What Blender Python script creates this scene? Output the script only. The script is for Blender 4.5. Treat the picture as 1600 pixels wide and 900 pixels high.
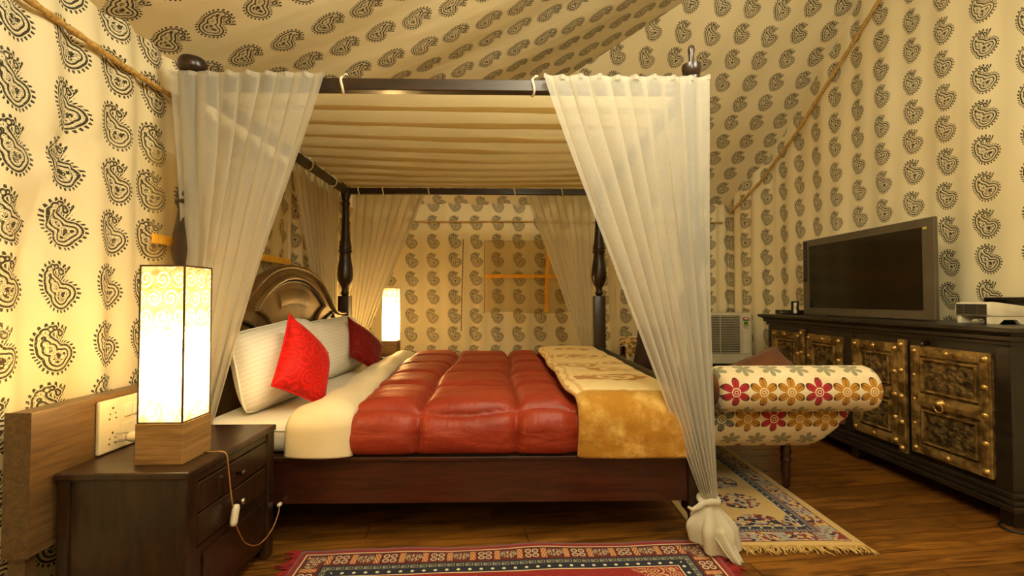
import bpy, bmesh, math, random
from math import sin, cos, pi, sqrt, hypot, exp, floor as ffloor
from mathutils import Vector, Matrix, noise
random.seed(7)
S = bpy.context.scene
COL = S.collection
for o in list(bpy.data.objects): bpy.data.objects.remove(o)

# ------------------------------------------------------------------ camera
cam = bpy.data.cameras.new('camera'); cam.sensor_width = 36.0; cam.lens = 36 * 735 / 1600
cam.clip_start = 0.02
co = bpy.data.objects.new('camera', cam); COL.objects.link(co)
co.location = (0, 0, 1.0); co.rotation_euler = (pi / 2 + 0.024485, 0, -0.021765)
S.camera = co
# ------------------------------------------------------------------ world (the tent is closed; only a faint dusk outside)
w = bpy.data.worlds.new('world'); S.world = w; w.use_nodes = True
w.node_tree.nodes['Background'].inputs[0].default_value = (0.9, 0.75, 0.5, 1)
w.node_tree.nodes['Background'].inputs[1].default_value = 0.05
# ------------------------------------------------------------------ unseen room lights (one inferred overhead lamp, then two added fills)
def bulb(name, loc, power, col, radius):
    l = bpy.data.lights.new(name, 'POINT'); l.energy = power; l.color = col; l.shadow_soft_size = radius
    o = bpy.data.objects.new(name, l); COL.objects.link(o); o.location = loc
    return o
bulb('unseen_overhead_light', (0.2, -0.05, 2.3), 70, (1.0, 0.935, 0.74), 0.25)
bulb('unseen_overhead_light', (1.15, 1.2, 2.25), 40, (1.0, 0.92, 0.69), 0.2)  # added fill, brightens the back wall through the open bed foot
bulb('unseen_overhead_light', (0.3, 1.35, 2.42), 38, (1.0, 0.91, 0.68), 0.2)  # added fill above the canopy, makes its cloth and the roof brighter
LAMP_W = 12.0
# ------------------------------------------------------------------ view
vs = S.view_settings
vs.view_transform = 'Standard'; vs.look = 'None'; vs.gamma = 1.0; vs.use_curve_mapping = False
vs.exposure = 0.03
try:
    S.cycles.transparent_max_bounces = 32; S.cycles.max_bounces = 7; S.cycles.diffuse_bounces = 4
except Exception: pass

# ================================================================== node maths
class X:
    def __init__(s, t, k): s.t = t; s.k = k
    def __add__(a, b): return m(a.t, 'ADD', a, b)
    __radd__ = __add__
    def __sub__(a, b): return m(a.t, 'SUBTRACT', a, b)
    def __rsub__(a, b): return m(a.t, 'SUBTRACT', b, a)
    def __mul__(a, b): return m(a.t, 'MULTIPLY', a, b)
    __rmul__ = __mul__
    def __truediv__(a, b): return m(a.t, 'DIVIDE', a, b)
    def __neg__(a): return m(a.t, 'MULTIPLY', a, -1.0)
    def __lt__(a, b): return m(a.t, 'LESS_THAN', a, b)
    def __gt__(a, b): return m(a.t, 'GREATER_THAN', a, b)
    def abs(a): return m(a.t, 'ABSOLUTE', a)
    def sin(a): return m(a.t, 'SINE', a)
    def cos(a): return m(a.t, 'COSINE', a)
    def frac(a): return m(a.t, 'FRACT', a)
    def floor(a): return m(a.t, 'FLOOR', a)
    def pw(a, p): return m(a.t, 'POWER', a, p)
    def ss(a, e0, e1):
        n = a.t.nodes.new('ShaderNodeMapRange'); n.interpolation_type = 'SMOOTHSTEP'
        lk(a.t, a, n.inputs[0]); n.inputs[1].default_value = e0; n.inputs[2].default_value = e1
        return X(a.t, n.outputs[0])
def lk(t, v, inp):
    if isinstance(v, X): t.links.new(v.k, inp)
    else: inp.default_value = v
def m(t, op, *a):
    n = t.nodes.new('ShaderNodeMath'); n.operation = op
    for i, v in enumerate(a): lk(t, v, n.inputs[i])
    return X(t, n.outputs[0])
def mn(a, b): return m((a if isinstance(a, X) else b).t, 'MINIMUM', a, b)
def mx(a, b): return m((a if isinstance(a, X) else b).t, 'MAXIMUM', a, b)
def at2(a, b): return m(a.t, 'ARCTAN2', a, b)
def ln(a, b): return m(a.t, 'SQRT', a * a + b * b)
def band(x, a, b): return (x > a) * (x < b)
def rgb(r, g, b):
    f = lambda c: (c / 255 / 12.92) if c / 255 <= .04045 else ((c / 255 + .055) / 1.055) ** 2.4
    return (f(r), f(g), f(b), 1)
def mixc(t, f, a, b):
    n = t.nodes.new('ShaderNodeMix'); n.data_type = 'RGBA'
    lk(t, f, n.inputs[0]); lk(t, a, n.inputs[6]); lk(t, b, n.inputs[7])
    return X(t, n.outputs[2])
def comb(t, x, y, z=0.0):
    n = t.nodes.new('ShaderNodeCombineXYZ')
    for i, v in enumerate((x, y, z)): lk(t, v, n.inputs[i])
    return X(t, n.outputs[0])
def sep(t, v):
    n = t.nodes.new('ShaderNodeSeparateXYZ'); t.links.new(v.k, n.inputs[0])
    return [X(t, n.outputs[i]) for i in range(3)]
def coords(t, which='Object'):
    n = t.nodes.new('ShaderNodeTexCoord'); return X(t, n.outputs[which])
def nz(t, vec, scale, detail=3, rough=.5, out=0, dist=0):
    n = t.nodes.new('ShaderNodeTexNoise'); n.inputs['Scale'].default_value = scale
    n.inputs['Detail'].default_value = detail; n.inputs['Roughness'].default_value = rough
    n.inputs['Distortion'].default_value = dist
    if vec is not None: t.links.new(vec.k, n.inputs['Vector'])
    return X(t, n.outputs[out])
def vor(t, vec, scale, feat='F1', out='Distance', rnd=1.0):
    n = t.nodes.new('ShaderNodeTexVoronoi'); n.feature = feat; n.inputs['Scale'].default_value = scale
    n.inputs['Randomness'].default_value = rnd
    t.links.new(vec.k, n.inputs['Vector']); return X(t, n.outputs[out])
def wn(t, x, y):
    n = t.nodes.new('ShaderNodeTexWhiteNoise'); n.noise_dimensions = '2D'
    t.links.new(comb(t, x, y).k, n.inputs[0]); return X(t, n.outputs[0])
def bump(t, h, strength=.3, dist=.01):
    n = t.nodes.new('ShaderNodeBump'); n.inputs['Strength'].default_value = strength
    n.inputs['Distance'].default_value = dist; t.links.new(h.k, n.inputs['Height'])
    return n.outputs[0]
def scalev(t, v, sx, sy, sz):
    n = t.nodes.new('ShaderNodeMapping'); t.links.new(v.k, n.inputs[0]); n.inputs['Scale'].default_value = (sx, sy, sz)
    return X(t, n.outputs[0])
def material(name, rough=.6, metal=0.0, spec=.5, sheen=0, coat=0):
    mt = bpy.data.materials.new(name); mt.use_nodes = True
    t = mt.node_tree; b = t.nodes['Principled BSDF']
    b.inputs['Roughness'].default_value = rough; b.inputs['Metallic'].default_value = metal
    b.inputs['Specular IOR Level'].default_value = spec
    if sheen: b.inputs['Sheen Weight'].default_value = sheen
    if coat: b.inputs['Coat Weight'].default_value = coat; b.inputs['Coat Roughness'].default_value = .15
    return mt, t, b
def simple(name, c1, c2=None, rough=.5, metal=0.0, scale=12, bmp=0, bscale=120, spec=.5, sheen=0, coat=0, stretch=(1, 1, 1), lo=.35, hi=.65):
    mt, t, b = material(name, rough, metal, spec, sheen, coat)
    c2 = c2 or tuple(x * .8 for x in c1[:3]) + (1,)
    v = scalev(t, coords(t), *stretch)
    f = nz(t, v, scale, 4).ss(lo, hi)
    t.links.new(mixc(t, f, c1, c2).k, b.inputs['Base Color'])
    if bmp: t.links.new(bump(t, nz(t, v, bscale, 3), bmp, .004), b.inputs['Normal'])
    return mt

MT = {}
# --- block-printed tent cloth: one paisley per cell, UV in metres
def paisley_mat(name, CU, CV, net=0.0):
    mt, t, b = material(name, .85, 0, .2)
    u, v, _ = sep(t, coords(t, 'UV'))
    wob = nz(t, comb(t, u, v), 1.1, 0) - .5
    uu = (u + wob * .02) / CU; vv = (v + wob * .015) / CV
    iu = uu.floor(); iv = vv.floor()
    r1 = wn(t, iu, iv); r2 = wn(t, iu + 31.0, iv + 7.0)
    H = .188
    x = ((uu.frac() - .5) * CU + (r1 - .5) * .012) / H
    y = ((vv.frac() - .5) * CV + (r2 - .5) * .012) / H
    d = None
    for cx, cy, r in ((.04, -.17, .235), (.15, -.12, .18), (-.10, -.02, .19), (-.17, .08, .145), (-.205, .18, .11),
                      (-.19, .265, .085), (-.12, .325, .065), (-.05, .345, .05), (.055, .25, .06), (.03, .29, .045), (.12, .315, .018)):
        q = ln(x - cx, y - cy) - r
        d = q if d is None else (m(t, 'SMOOTH_MIN', d, q, .05) if r > .09 else mn(d, q))
    ang = at2(y + .05, x + .02)
    teeth = (ang * 30.0).sin()
    fr = band(d, .014, .066) * (teeth > (d * 16.0 - .55))
    k = -d
    dots = (ang * 44.0).sin() > .0
    dash = (ang * 24.0 + 1.0).sin() > -.4
    fl = ((x * 46.0 + r1 * 9.0).sin() + (y * 44.0 + (x * 24.0).sin() * 1.6).sin()) > .25
    fl2 = (vor(t, comb(t, x, y + r2), 9, 'F1') * 34.0).sin() > .25
    ins = band(k, 0, .036) + band(k, .044, .058) * dots * .45 + band(k, .074, .106) + band(k, .116, .128) * dash * .6 \
        + (k > .142) * mx(fl, fl2)
    ink = mn(ins + fr, 1.0)
    fade = nz(t, comb(t, u, v), 9, 1).ss(.25, .6) * .22 + .76
    grain = nz(t, comb(t, u, v), 160, 0).ss(.25, .5) * .3 + .7
    ink = mn(ink * fade * grain * 1.15, .96)
    warm = nz(t, comb(t, u, v), 1.7, 0).ss(.4, .65)
    cloth = mixc(t, nz(t, comb(t, u, v), .9, 1).ss(.3, .7), rgb(233, 219, 178), rgb(225, 208, 162))
    if net: cloth = mixc(t, net, cloth, rgb(150, 130, 85))
    inkc = mixc(t, warm, rgb(38, 34, 22), rgb(60, 43, 17))
    t.links.new(mixc(t, ink, cloth, inkc).k, b.inputs['Base Color'])
    cv = comb(t, u, v)
    h = nz(t, scalev(t, cv, 1.0, .22, 1), 9, 1) * .7 + nz(t, cv, 3.4, 2) * .5
    t.links.new(bump(t, h, .35, .028), b.inputs['Normal'])
    return mt
MT['paisley'] = paisley_mat('block_printed_tent_cloth', .236, .2035)
MT['paisley_left'] = paisley_mat('block_printed_gathered_cloth', .190, .2000)
# --- woods
def wood(name, c1, c2, rough=.35, st=(1, 14, 14), scale=3, coat=.0, spec=.5):
    mt, t, b = material(name, rough, 0, spec, 0, coat)
    v = scalev(t, coords(t), *st)
    f = nz(t, v, scale, 6, .6, dist=.8)
    g = nz(t, v, scale * 6, 3)
    c = mixc(t, (f * .75 + g * .25).ss(.35, .65), c1, c2)
    t.links.new(c.k, b.inputs['Base Color'])
    t.links.new(bump(t, g, .08, .003), b.inputs['Normal'])
    return mt
MT['dark'] = wood('dark_stained_wood', rgb(30, 18, 10), rgb(50, 28, 15), .32, (2, 12, 12), coat=.2)
MT['darkv'] = wood('dark_wood_upright_grain', rgb(28, 17, 9), rgb(56, 34, 18), .36, (9, 9, 1.5), coat=.15)
MT['redwood'] = wood('reddish_dark_wood', rgb(42, 19, 11), rgb(70, 32, 18), .3, (1.4, 12, 12), coat=.3)
MT['ebony'] = wood('near_black_wood', rgb(26, 20, 13), rgb(42, 33, 21), .38, (10, 2, 10), coat=.1)
MT['laminate'] = wood('brown_wood_laminate', rgb(74, 53, 28), rgb(104, 77, 42), .45, (30, 2, 30), 2)
MT['lampbase'] = wood('striped_light_wood', rgb(128, 92, 46), rgb(172, 130, 72), .5, (1.5, 1.5, 40), 2.2)
MT['lacquer'] = simple('bronze_lacquered_wood', rgb(92, 70, 38), rgb(126, 98, 56), .36, .45, 4, .04, 200)
MT['blackgroove'] = simple('black_edge_paint', rgb(20, 14, 8), rgb(30, 21, 12), .4)
def floor_mat():
    mt, t, b = material('wood_plank', .34, 0, .45, 0, .15)
    oi = t.nodes.new('ShaderNodeObjectInfo'); r = X(t, oi.outputs['Random'])
    px, py, pz = sep(t, coords(t))
    v = comb(t, px * 1.3 + r * 40.0, py * 11.0 + r * 9.0, 0.0)
    f = nz(t, v, 2.2, 6, .6, dist=1.4)
    kn = nz(t, comb(t, px * 3.0 + r * 17.0, py * 9.0, 0.0), 1.1, 3).ss(.60, .74)
    c = mixc(t, f.ss(.3, .7), rgb(92, 55, 18), rgb(156, 102, 37))
    c = mixc(t, r * .6, c, rgb(60, 34, 11))
    c = mixc(t, kn * .7, c, rgb(44, 23, 9))
    t.links.new(c.k, b.inputs['Base Color'])
    t.links.new(bump(t, f, .06, .003), b.inputs['Normal'])
    return mt
MT['plank'] = floor_mat()
# --- sheers
def sheer(name, col, op, tl=.42, tint=(.72, .69, .60, 1)):
    mt = bpy.data.materials.new(name); mt.use_nodes = True; t = mt.node_tree
    for n in list(t.nodes): t.nodes.remove(n)
    out = t.nodes.new('ShaderNodeOutputMaterial')
    u, v, _ = sep(t, coords(t, 'UV'))
    th = nz(t, comb(t, u * 3.0, v * 1.0), 60, 2)
    d = t.nodes.new('ShaderNodeBsdfDiffuse'); tr = t.nodes.new('ShaderNodeBsdfTranslucent'); tp = t.nodes.new('ShaderNodeBsdfTransparent'); tp.inputs[0].default_value = tint
    c = mixc(t, th * .4, col, tuple(k * .9 for k in col[:3]) + (1,))
    t.links.new(c.k, d.inputs[0]); t.links.new(c.k, tr.inputs[0])
    a = t.nodes.new('ShaderNodeMixShader'); a.inputs[0].default_value = tl
    t.links.new(d.outputs[0], a.inputs[1]); t.links.new(tr.outputs[0], a.inputs[2])
    k = t.nodes.new('ShaderNodeMixShader'); lk(t, th * .10 + (op - .05), k.inputs[0])
    t.links.new(tp.outputs[0], k.inputs[1]); t.links.new(a.outputs[0], k.inputs[2]); t.links.new(k.outputs[0], out.inputs[0])
    return mt
MT['sheer'] = sheer('sheer_cream_voile', rgb(246, 241, 224), .46)
MT['sheer_far'] = sheer('sheer_voile_brightened', rgb(246, 238, 212), .55, .5, (.88, .84, .72, 1))  # copy of the cream voile, tint brightened to lift the far curtains
MT['sheer_dense'] = sheer('gathered_cream_voile', rgb(236, 228, 206), .88)
MT['canopy'] = sheer('canopy_voile', rgb(240, 226, 182), .80, .62)
MT['tape'] = simple('white_cotton_tape', rgb(232, 222, 192), rgb(214, 200, 165), .8)
MT['net'] = sheer('tan_window_net', rgb(214, 188, 130), .28, .42, (.97, .94, .85, 1))
MT['strap'] = simple('orange_webbing', rgb(236, 174, 40), rgb(222, 152, 28), .8, 0, 40)
MT['rope'] = simple('golden_jute_rope', rgb(206, 164, 86), rgb(170, 126, 58), .9, 0, 90, .5, 300)
# --- bedding
def striped_sheet():
    mt, t, b = material('white_striped_sateen', .5, 0, .4, .2)
    u, v, _ = sep(t, coords(t, 'UV'))
    s = (v * 300.0).sin()
    t.links.new(mixc(t, s.ss(-.4, .4), rgb(236, 229, 212), rgb(228, 220, 200)).k, b.inputs['Base Color'])
    t.links.new(bump(t, s * .04 + nz(t, comb(t, u, v), 7, 3), .5, .02), b.inputs['Normal'])
    return mt
MT['pillow'] = striped_sheet()
MT['sheet'] = simple('white_cotton_sheet', rgb(236, 228, 208), rgb(228, 218, 192), .7, 0, 5, .15, 9, sheen=.2)
MT['turned'] = simple('cream_sateen_lining', rgb(226, 210, 172), rgb(217, 200, 160), .5, 0, 5, .25, 8, sheen=.2)
def satin():
    mt, t, b = material('rust_red_satin', .46, 0, .4, .2)
    u, v, _ = sep(t, coords(t, 'UV'))
    cv = comb(t, u, v)
    f = nz(t, scalev(t, cv, 1, 3, 1), 4, 3)
    t.links.new(mixc(t, f.ss(.3, .7), rgb(150, 52, 30), rgb(130, 41, 22)).k, b.inputs['Base Color'])
    h = nz(t, scalev(t, cv, 1.2, 5, 1), 6, 4, dist=.5) + nz(t, scalev(t, cv, 6, 1.5, 1), 7, 3) * .5
    t.links.new(bump(t, h, .36, .018), b.inputs['Normal'])
    b.inputs['Sheen Tint'].default_value = rgb(255, 120, 80)
    return mt
MT['satin'] = satin()
def jacquard(name, c1, c2):
    mt, t, b = material(name, .62, 0, .25, .05)
    u, v, _ = sep(t, coords(t, 'UV')); cv = comb(t, u, v)
    ds = nz(t, cv, 9, 1, out=0)
    s = ((vor(t, cv, 15) * 26.0 + ds * 8.0).sin()).ss(-.2, .3)
    t.links.new(mixc(t, s, c1, c2).k, b.inputs['Base Color'])
    t.links.new(bump(t, s * .2 + nz(t, cv, 9, 3) * .6, .35, .012), b.inputs['Normal'])
    return mt
MT['redcush'] = jacquard('bright_red_jacquard', rgb(216, 24, 12), rgb(190, 16, 9))
MT['darkcush'] = jacquard('deep_red_jacquard', rgb(136, 18, 10), rgb(110, 12, 8))
def plush():
    mt, t, b = material('gold_plush_fleece', .8, 0, .25, .7)
    b.inputs['Sheen Tint'].default_value = rgb(255, 220, 140)
    u, v, _ = sep(t, coords(t, 'UV')); cv = comb(t, u, v)
    gold = mixc(t, nz(t, cv, 7, 5, .65).ss(.42, .72), rgb(164, 112, 26), rgb(210, 172, 92))
    # printed top: cream ground with brushed rust flowers
    wv = nz(t, cv, 3, 2, out=0)
    vx = v * 1.0 + wv * .10
    best = None
    for cu, cvv, ru, rv in ((.26, .62, .24, .11), (.33, .90, .22, .09), (.16, 1.06, .16, .10), (.22, 1.50, .20, .15), (.40, 1.16, .12, .06), (.25, 1.95, .18, .10)):
        q = ln((u - cu) / ru, (vx - cvv) / rv)
        best = q if best is None else mn(best, q)
    strokes = ((best * 13.0 + nz(t, scalev(t, cv, 1, .6, 1), 9, 3) * 12.0).sin()).ss(-.5, .25) * (1.0 - best.ss(.85, 1.1))
    edge = (1.0 - u.ss(.0, .11)) * ((u * 160.0 + nz(t, cv, 5, 3) * 14.0).sin()).ss(-.1, .7)
    c = mixc(t, strokes * .92, rgb(236, 216, 168), rgb(150, 66, 22))
    c = mixc(t, edge * .8, c, rgb(190, 106, 44))
    lim = v + nz(t, cv, 6, 3) * .05
    top = lim.ss(.285, .305)
    t.links.new(mixc(t, top, gold, c).k, b.inputs['Base Color'])
    t.links.new(bump(t, nz(t, cv, 22, 5, .7) + nz(t, cv, 240, 2) * .2, .55, .012), b.inputs['Normal'])
    return mt
MT['plush'] = plush()
# --- lamp paper
def lamp_paper():
    mt = bpy.data.materials.new('swirl_paper_shade'); mt.use_nodes = True; t = mt.node_tree
    for n in list(t.nodes): t.nodes.remove(n)
    out = t.nodes.new('ShaderNodeOutputMaterial')
    u, v, _ = sep(t, coords(t, 'UV'))
    su = (u / .05); sv = (v / .058)
    row = sv.floor(); off = (row * .5).frac()
    iu = (su + off).floor()
    x = (su + off).frac() - .5; y = sv.frac() - .5
    rr = wn(t, iu, row)
    sgn = (rr > .5) * 2.0 - 1.0
    r = ln(x, y); a = at2(y, x * sgn) + rr * 6.28
    sp = ((a - r * 24.0).sin()).ss(.0, .5) * (1.0 - r.ss(.42, .5))
    cl = nz(t, comb(t, u, v), 26, 5, .65).ss(.3, .7)
    paper = mixc(t, cl, rgb(206, 160, 88), rgb(244, 214, 150))
    c = mixc(t, sp, paper, rgb(255, 246, 215))
    d = t.nodes.new('ShaderNodeBsdfDiffuse'); tr = t.nodes.new('ShaderNodeBsdfTranslucent'); e = t.nodes.new('ShaderNodeEmission')
    for n in (d, tr, e): t.links.new(c.k, n.inputs[0])
    e.inputs[1].default_value = .5
    a1 = t.nodes.new('ShaderNodeMixShader'); a1.inputs[0].default_value = .8
    t.links.new(d.outputs[0], a1.inputs[1]); t.links.new(tr.outputs[0], a1.inputs[2])
    ad = t.nodes.new('ShaderNodeAddShader'); t.links.new(a1.outputs[0], ad.inputs[0]); t.links.new(e.outputs[0], ad.inputs[1])
    t.links.new(ad.outputs[0], out.inputs[0])
    return mt
MT['paper'] = lamp_paper()
MT['wire'] = simple('dark_wire_edge', rgb(84, 58, 26), None, .6)
# --- misc
MT['white'] = simple('white_plastic', rgb(226, 216, 188), rgb(218, 206, 176), .35)
MT['ivory'] = simple('ivory_plastic', rgb(212, 202, 172), rgb(203, 192, 160), .4)
MT['grey'] = simple('grey_plastic', rgb(88, 82, 70), rgb(78, 72, 60), .35)
MT['black'] = simple('black_plastic', rgb(16, 15, 13), rgb(22, 20, 17), .35)
MT['hole'] = simple('socket_hole', rgb(52, 44, 30), rgb(40, 34, 24), .6)
MT['bezel'] = simple('grey_brown_plastic', rgb(92, 82, 64), rgb(84, 74, 58), .32, 0, 6)
MT['screen'] = simple('dark_glass_screen', rgb(13, 11, 8), rgb(17, 14, 10), .12, 0, 3, spec=.6)
MT['silver'] = simple('polished_steel', rgb(200, 195, 185), rgb(180, 175, 165), .25, 1)
MT['bluetag'] = simple('blue_plastic', rgb(30, 84, 120), rgb(24, 70, 104), .4)
MT['cord'] = simple('clear_brown_flex', rgb(168, 118, 62), rgb(140, 96, 48), .4)
MT['blackcord'] = simple('black_rubber_flex', rgb(26, 24, 18), None, .5)
MT['brass'] = simple('aged_brass', rgb(172, 138, 76), rgb(106, 78, 38), .42, .55, 16, .5, 60, lo=.38, hi=.62)
MT['brassdark'] = simple('blackened_carved_brass', rgb(134, 108, 62), rgb(62, 47, 25), .45, .5, 30, .6, 110)
MT['brassknob'] = simple('worn_brass_stud', rgb(214, 176, 100), rgb(170, 130, 66), .33, .7, 20)
MT['velvet'] = simple('brown_velvet', rgb(112, 66, 28), rgb(86, 48, 18), .85, 0, 8, .3, 12, sheen=.12)
MT['velvetdark'] = simple('dark_brown_velvet', rgb(66, 38, 18), rgb(50, 28, 13), .85, 0, 8, .3, 12, sheen=.1)
MT['redtrim'] = simple('dark_red_cloth', rgb(92, 22, 16), rgb(70, 15, 11), .8, 0, 20, .3, 90)
MT['fringe'] = simple('cream_cotton_fringe', rgb(206, 172, 104), rgb(180, 144, 78), .9, 0, 40)
MT['redfringe'] = simple('red_cotton_fringe', rgb(150, 30, 22), rgb(118, 18, 16), .9, 0, 40)
MT['sticker_red'] = simple('sticker_red', rgb(190, 50, 40), None, .5)
MT['sticker_green'] = simple('sticker_green', rgb(84, 124, 44), None, .5)
MT['sticker_yellow'] = simple('sticker_yellow', rgb(216, 200, 70), None, .5)
MT['sticker_white'] = simple('sticker_white', rgb(228, 224, 206), None, .5)
def star_cloth():
    mt, t, b = material('flower_print_upholstery', .8, 0, .2, .15)
    u, v, _ = sep(t, coords(t, 'UV'))
    C = .128
    def layer(uo, vo, R, seed):
        su = (u + uo) / C; sv = (v + vo) / (C * 1.95)
        iu = su.floor(); iv = sv.floor()
        x = (su.frac() - .5) * C; y = (sv.frac() - .5) * C * 1.95
        r = ln(x, y); a = at2(y, x)
        pet = (m(t, 'COSINE', a * 3.0 + pi / 2)).abs()
        lim = pet.pw(.62) * (R * .82) + R * .16
        return r, lim, (r < lim), mx((((iu + iv * 1.0 + 300.0) / 3.0).frac() < .2) * .6, (wn(t, iu + seed, iv + 3.0 + seed) > .8) * .9), pet
    r, lim, ins, rr, pet = layer(.02, .055, .071, 2.0)
    r2, lim2, ins2, rr2, pet2 = layer(.02 + C / 2, .055 + C * .975, .05, 9.0)
    gold = rgb(190, 132, 40); red = rgb(176, 40, 52); gry = rgb(120, 118, 96)
    c = mixc(t, rr > .50, gold, red); c = mixc(t, rr > .76, c, gry)
    ground = mixc(t, nz(t, comb(t, u, v), 12, 3).ss(.3, .7), rgb(232, 214, 176), rgb(222, 202, 160))
    col = mixc(t, ins2 * .85, ground, rgb(128, 126, 92))
    col = mixc(t, ins, col, c)
    edge = band(r / lim, .88, 1.0) * .75 + ins * (pet > .985) * .55 * (r > .028)
    col = mixc(t, mn(edge, 1.0), col, rgb(70, 48, 28))
    col = mixc(t, band(r, .016, .021) , col, rgb(238, 222, 180))
    col = mixc(t, band(r, .006, .010), col, rgb(238, 222, 180))
    t.links.new(col.k, b.inputs['Base Color'])
    t.links.new(bump(t, nz(t, comb(t, u, v * 3.0), 60, 3), .35, .006), b.inputs['Normal'])
    return mt
MT['star'] = star_cloth()
def rug_red():
    mt, t, b = material('red_woven_rug', .9, 0, .15, .2)
    x, y, _ = sep(t, coords(t, 'UV'))
    hx, hy = .81, .46
    ex = hx - x.abs(); ey = hy - y.abs()
    e = mn(ex, ey); sel = ex < ey
    tt = sel * y + (1.0 - sel) * x
    P = .182
    px = ((tt / P).frac() - .5) * P; py = e - .072
    red = rgb(140, 22, 18); dred = rgb(92, 20, 16); cream = rgb(214, 194, 152); navy = rgb(20, 26, 44); org = rgb(206, 120, 48); gry = rgb(146, 142, 118)
    c = mixc(t, band(e, .034, .112), red, dred)
    r = ln(px, py); a = at2(py, px)
    qx = px.abs() - .014; qy = py.abs() - .014
    rq = ln(qx, qy)
    c = mixc(t, band(rq, .008, .0125), c, cream)
    c = mixc(t, rq < .006, c, rgb(120, 70, 70))
    bx = px.abs()
    lbar = band(bx, .036, .058) * (py.abs() < .03) * (((bx + py * .5) * 560.0).sin() > -.1)
    c = mixc(t, lbar, c, org)
    lb2 = band(bx, .036, .058) * (py.abs() < .03) * (((bx + py * .5) * 560.0 + 2.2).sin() > .75)
    c = mixc(t, lb2, c, cream)
    # grape clusters and leaves between the blocks
    gx = bx - P / 2
    clus = (ln(gx * .8, py) < .024) * (vor(t, comb(t, px, py), 95, 'F1', 'Distance', .4) < .42)
    c = mixc(t, clus, c, rgb(196, 172, 134))
    lf = ln((bx - .067) * 1.5, py + .008 + (bx - .067) * .6) 
    c = mixc(t, (lf < .013) * (((bx + py) * 900.0).sin() > -.5), c, gry)
    c = mixc(t, band(e, .028, .034), c, cream)
    # greek key
    kt = (tt / .034).frac(); ke = (e - .116) / .028
    key = mx(mx((ke < .16), (ke > .84)), mx((kt < .16) * (ke > .1), mx(band(kt, .30, .9) * band(ke, .26, .42), mx(band(kt, .74, .9) * band(ke, .3, .72), band(kt, .45, .9) * band(ke, .58, .74)))))
    kc = mixc(t, key, gry, navy)
    c = mixc(t, band(e, .116, .144), c, kc)
    c = mixc(t, band(e, .112, .116), c, navy)
    c = mixc(t, band(e, .144, .178), c, navy)
    dt = ln(((tt / .042).frac() - .5) * .042, e - .161)
    c = mixc(t, dt < .0065, c, rgb(222, 212, 180))
    c = mixc(t, band(e, .178, .183), c, cream)
    fld = (vor(t, comb(t, x, y), 24) * 30.0).sin() > .2
    cor = ((ex + ey) < .56) * (e > .19)
    c = mixc(t, cor * fld, c, rgb(196, 160, 110))
    med = ln(x / .32, y / .16) < 1.0
    c = mixc(t, med * fld, c, rgb(190, 170, 130))
    t.links.new(c.k, b.inputs['Base Color'])
    t.links.new(bump(t, nz(t, comb(t, x, y), 420, 2), .4, .004), b.inputs['Normal'])
    return mt
MT['rug_red'] = rug_red()
def rug_beige():
    mt, t, b = material('beige_woven_rug', .9, 0, .15, .2)
    x, y, _ = sep(t, coords(t, 'UV'))
    hx, hy = .325, .80
    ex = hx - x.abs(); ey = hy - y.abs()
    e = mn(ex, ey); sel = ex < ey
    tt = sel * y + (1.0 - sel) * x
    beige = rgb(198, 166, 104); navy = rgb(30, 28, 52); mar = rgb(124, 34, 30); gry = rgb(156, 152, 140)
    cv = comb(t, x, y)
    vc = vor(t, cv, 62, 'F1', 'Color'); vr, vg, vb = sep(t, vc)
    bits = mixc(t, vr > .30, navy, gry); bits = mixc(t, vg > .62, bits, mar); bits = mixc(t, vb > .68, bits, beige)
    seg = ((tt / .17).frac() < .3)
    blk = mixc(t, ((e * 330.0).sin() > .2), gry, mar)
    ob = mixc(t, seg, bits, mixc(t, (vr > .45), blk, gry))
    c = mixc(t, band(e, .040, .112), beige, ob)
    c = mixc(t, band(e, .035, .040), c, mar)
    c = mixc(t, band(e, .112, .118), c, mar)
    kk = (((tt / .016).frac() > .35) * ((e / .007).frac() > .3))
    c = mixc(t, band(e, .118, .138), c, mixc(t, kk, navy, gry))
    c = mixc(t, band(e, .138, .162), c, navy)
    dt = ln(((tt / .05).frac() - .5) * .05, e - .150)
    c = mixc(t, dt < .0055, c, rgb(220, 210, 180))
    c = mixc(t, band(e, .162, .167), c, rgb(196, 188, 160))
    fld = mixc(t, vr > .42, navy, beige); fld = mixc(t, vg > .70, fld, mar); fld = mixc(t, vb > .72, fld, gry)
    my = ((y + .80 - .31) / .235).frac() - .5
    med = ln(x / .105, my * .235 / .088)
    c = mixc(t, (med < 1.0) * (e > .17), c, fld)
    corner = (((ex - .167) * 1.15 + (ey - .167)) < .115) * (e > .167)
    c = mixc(t, corner, c, fld)
    t.links.new(c.k, b.inputs['Base Color'])
    t.links.new(bump(t, nz(t, cv, 420, 2), .4, .004), b.inputs['Normal'])
    return mt
MT['rug_beige'] = rug_beige()

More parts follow.
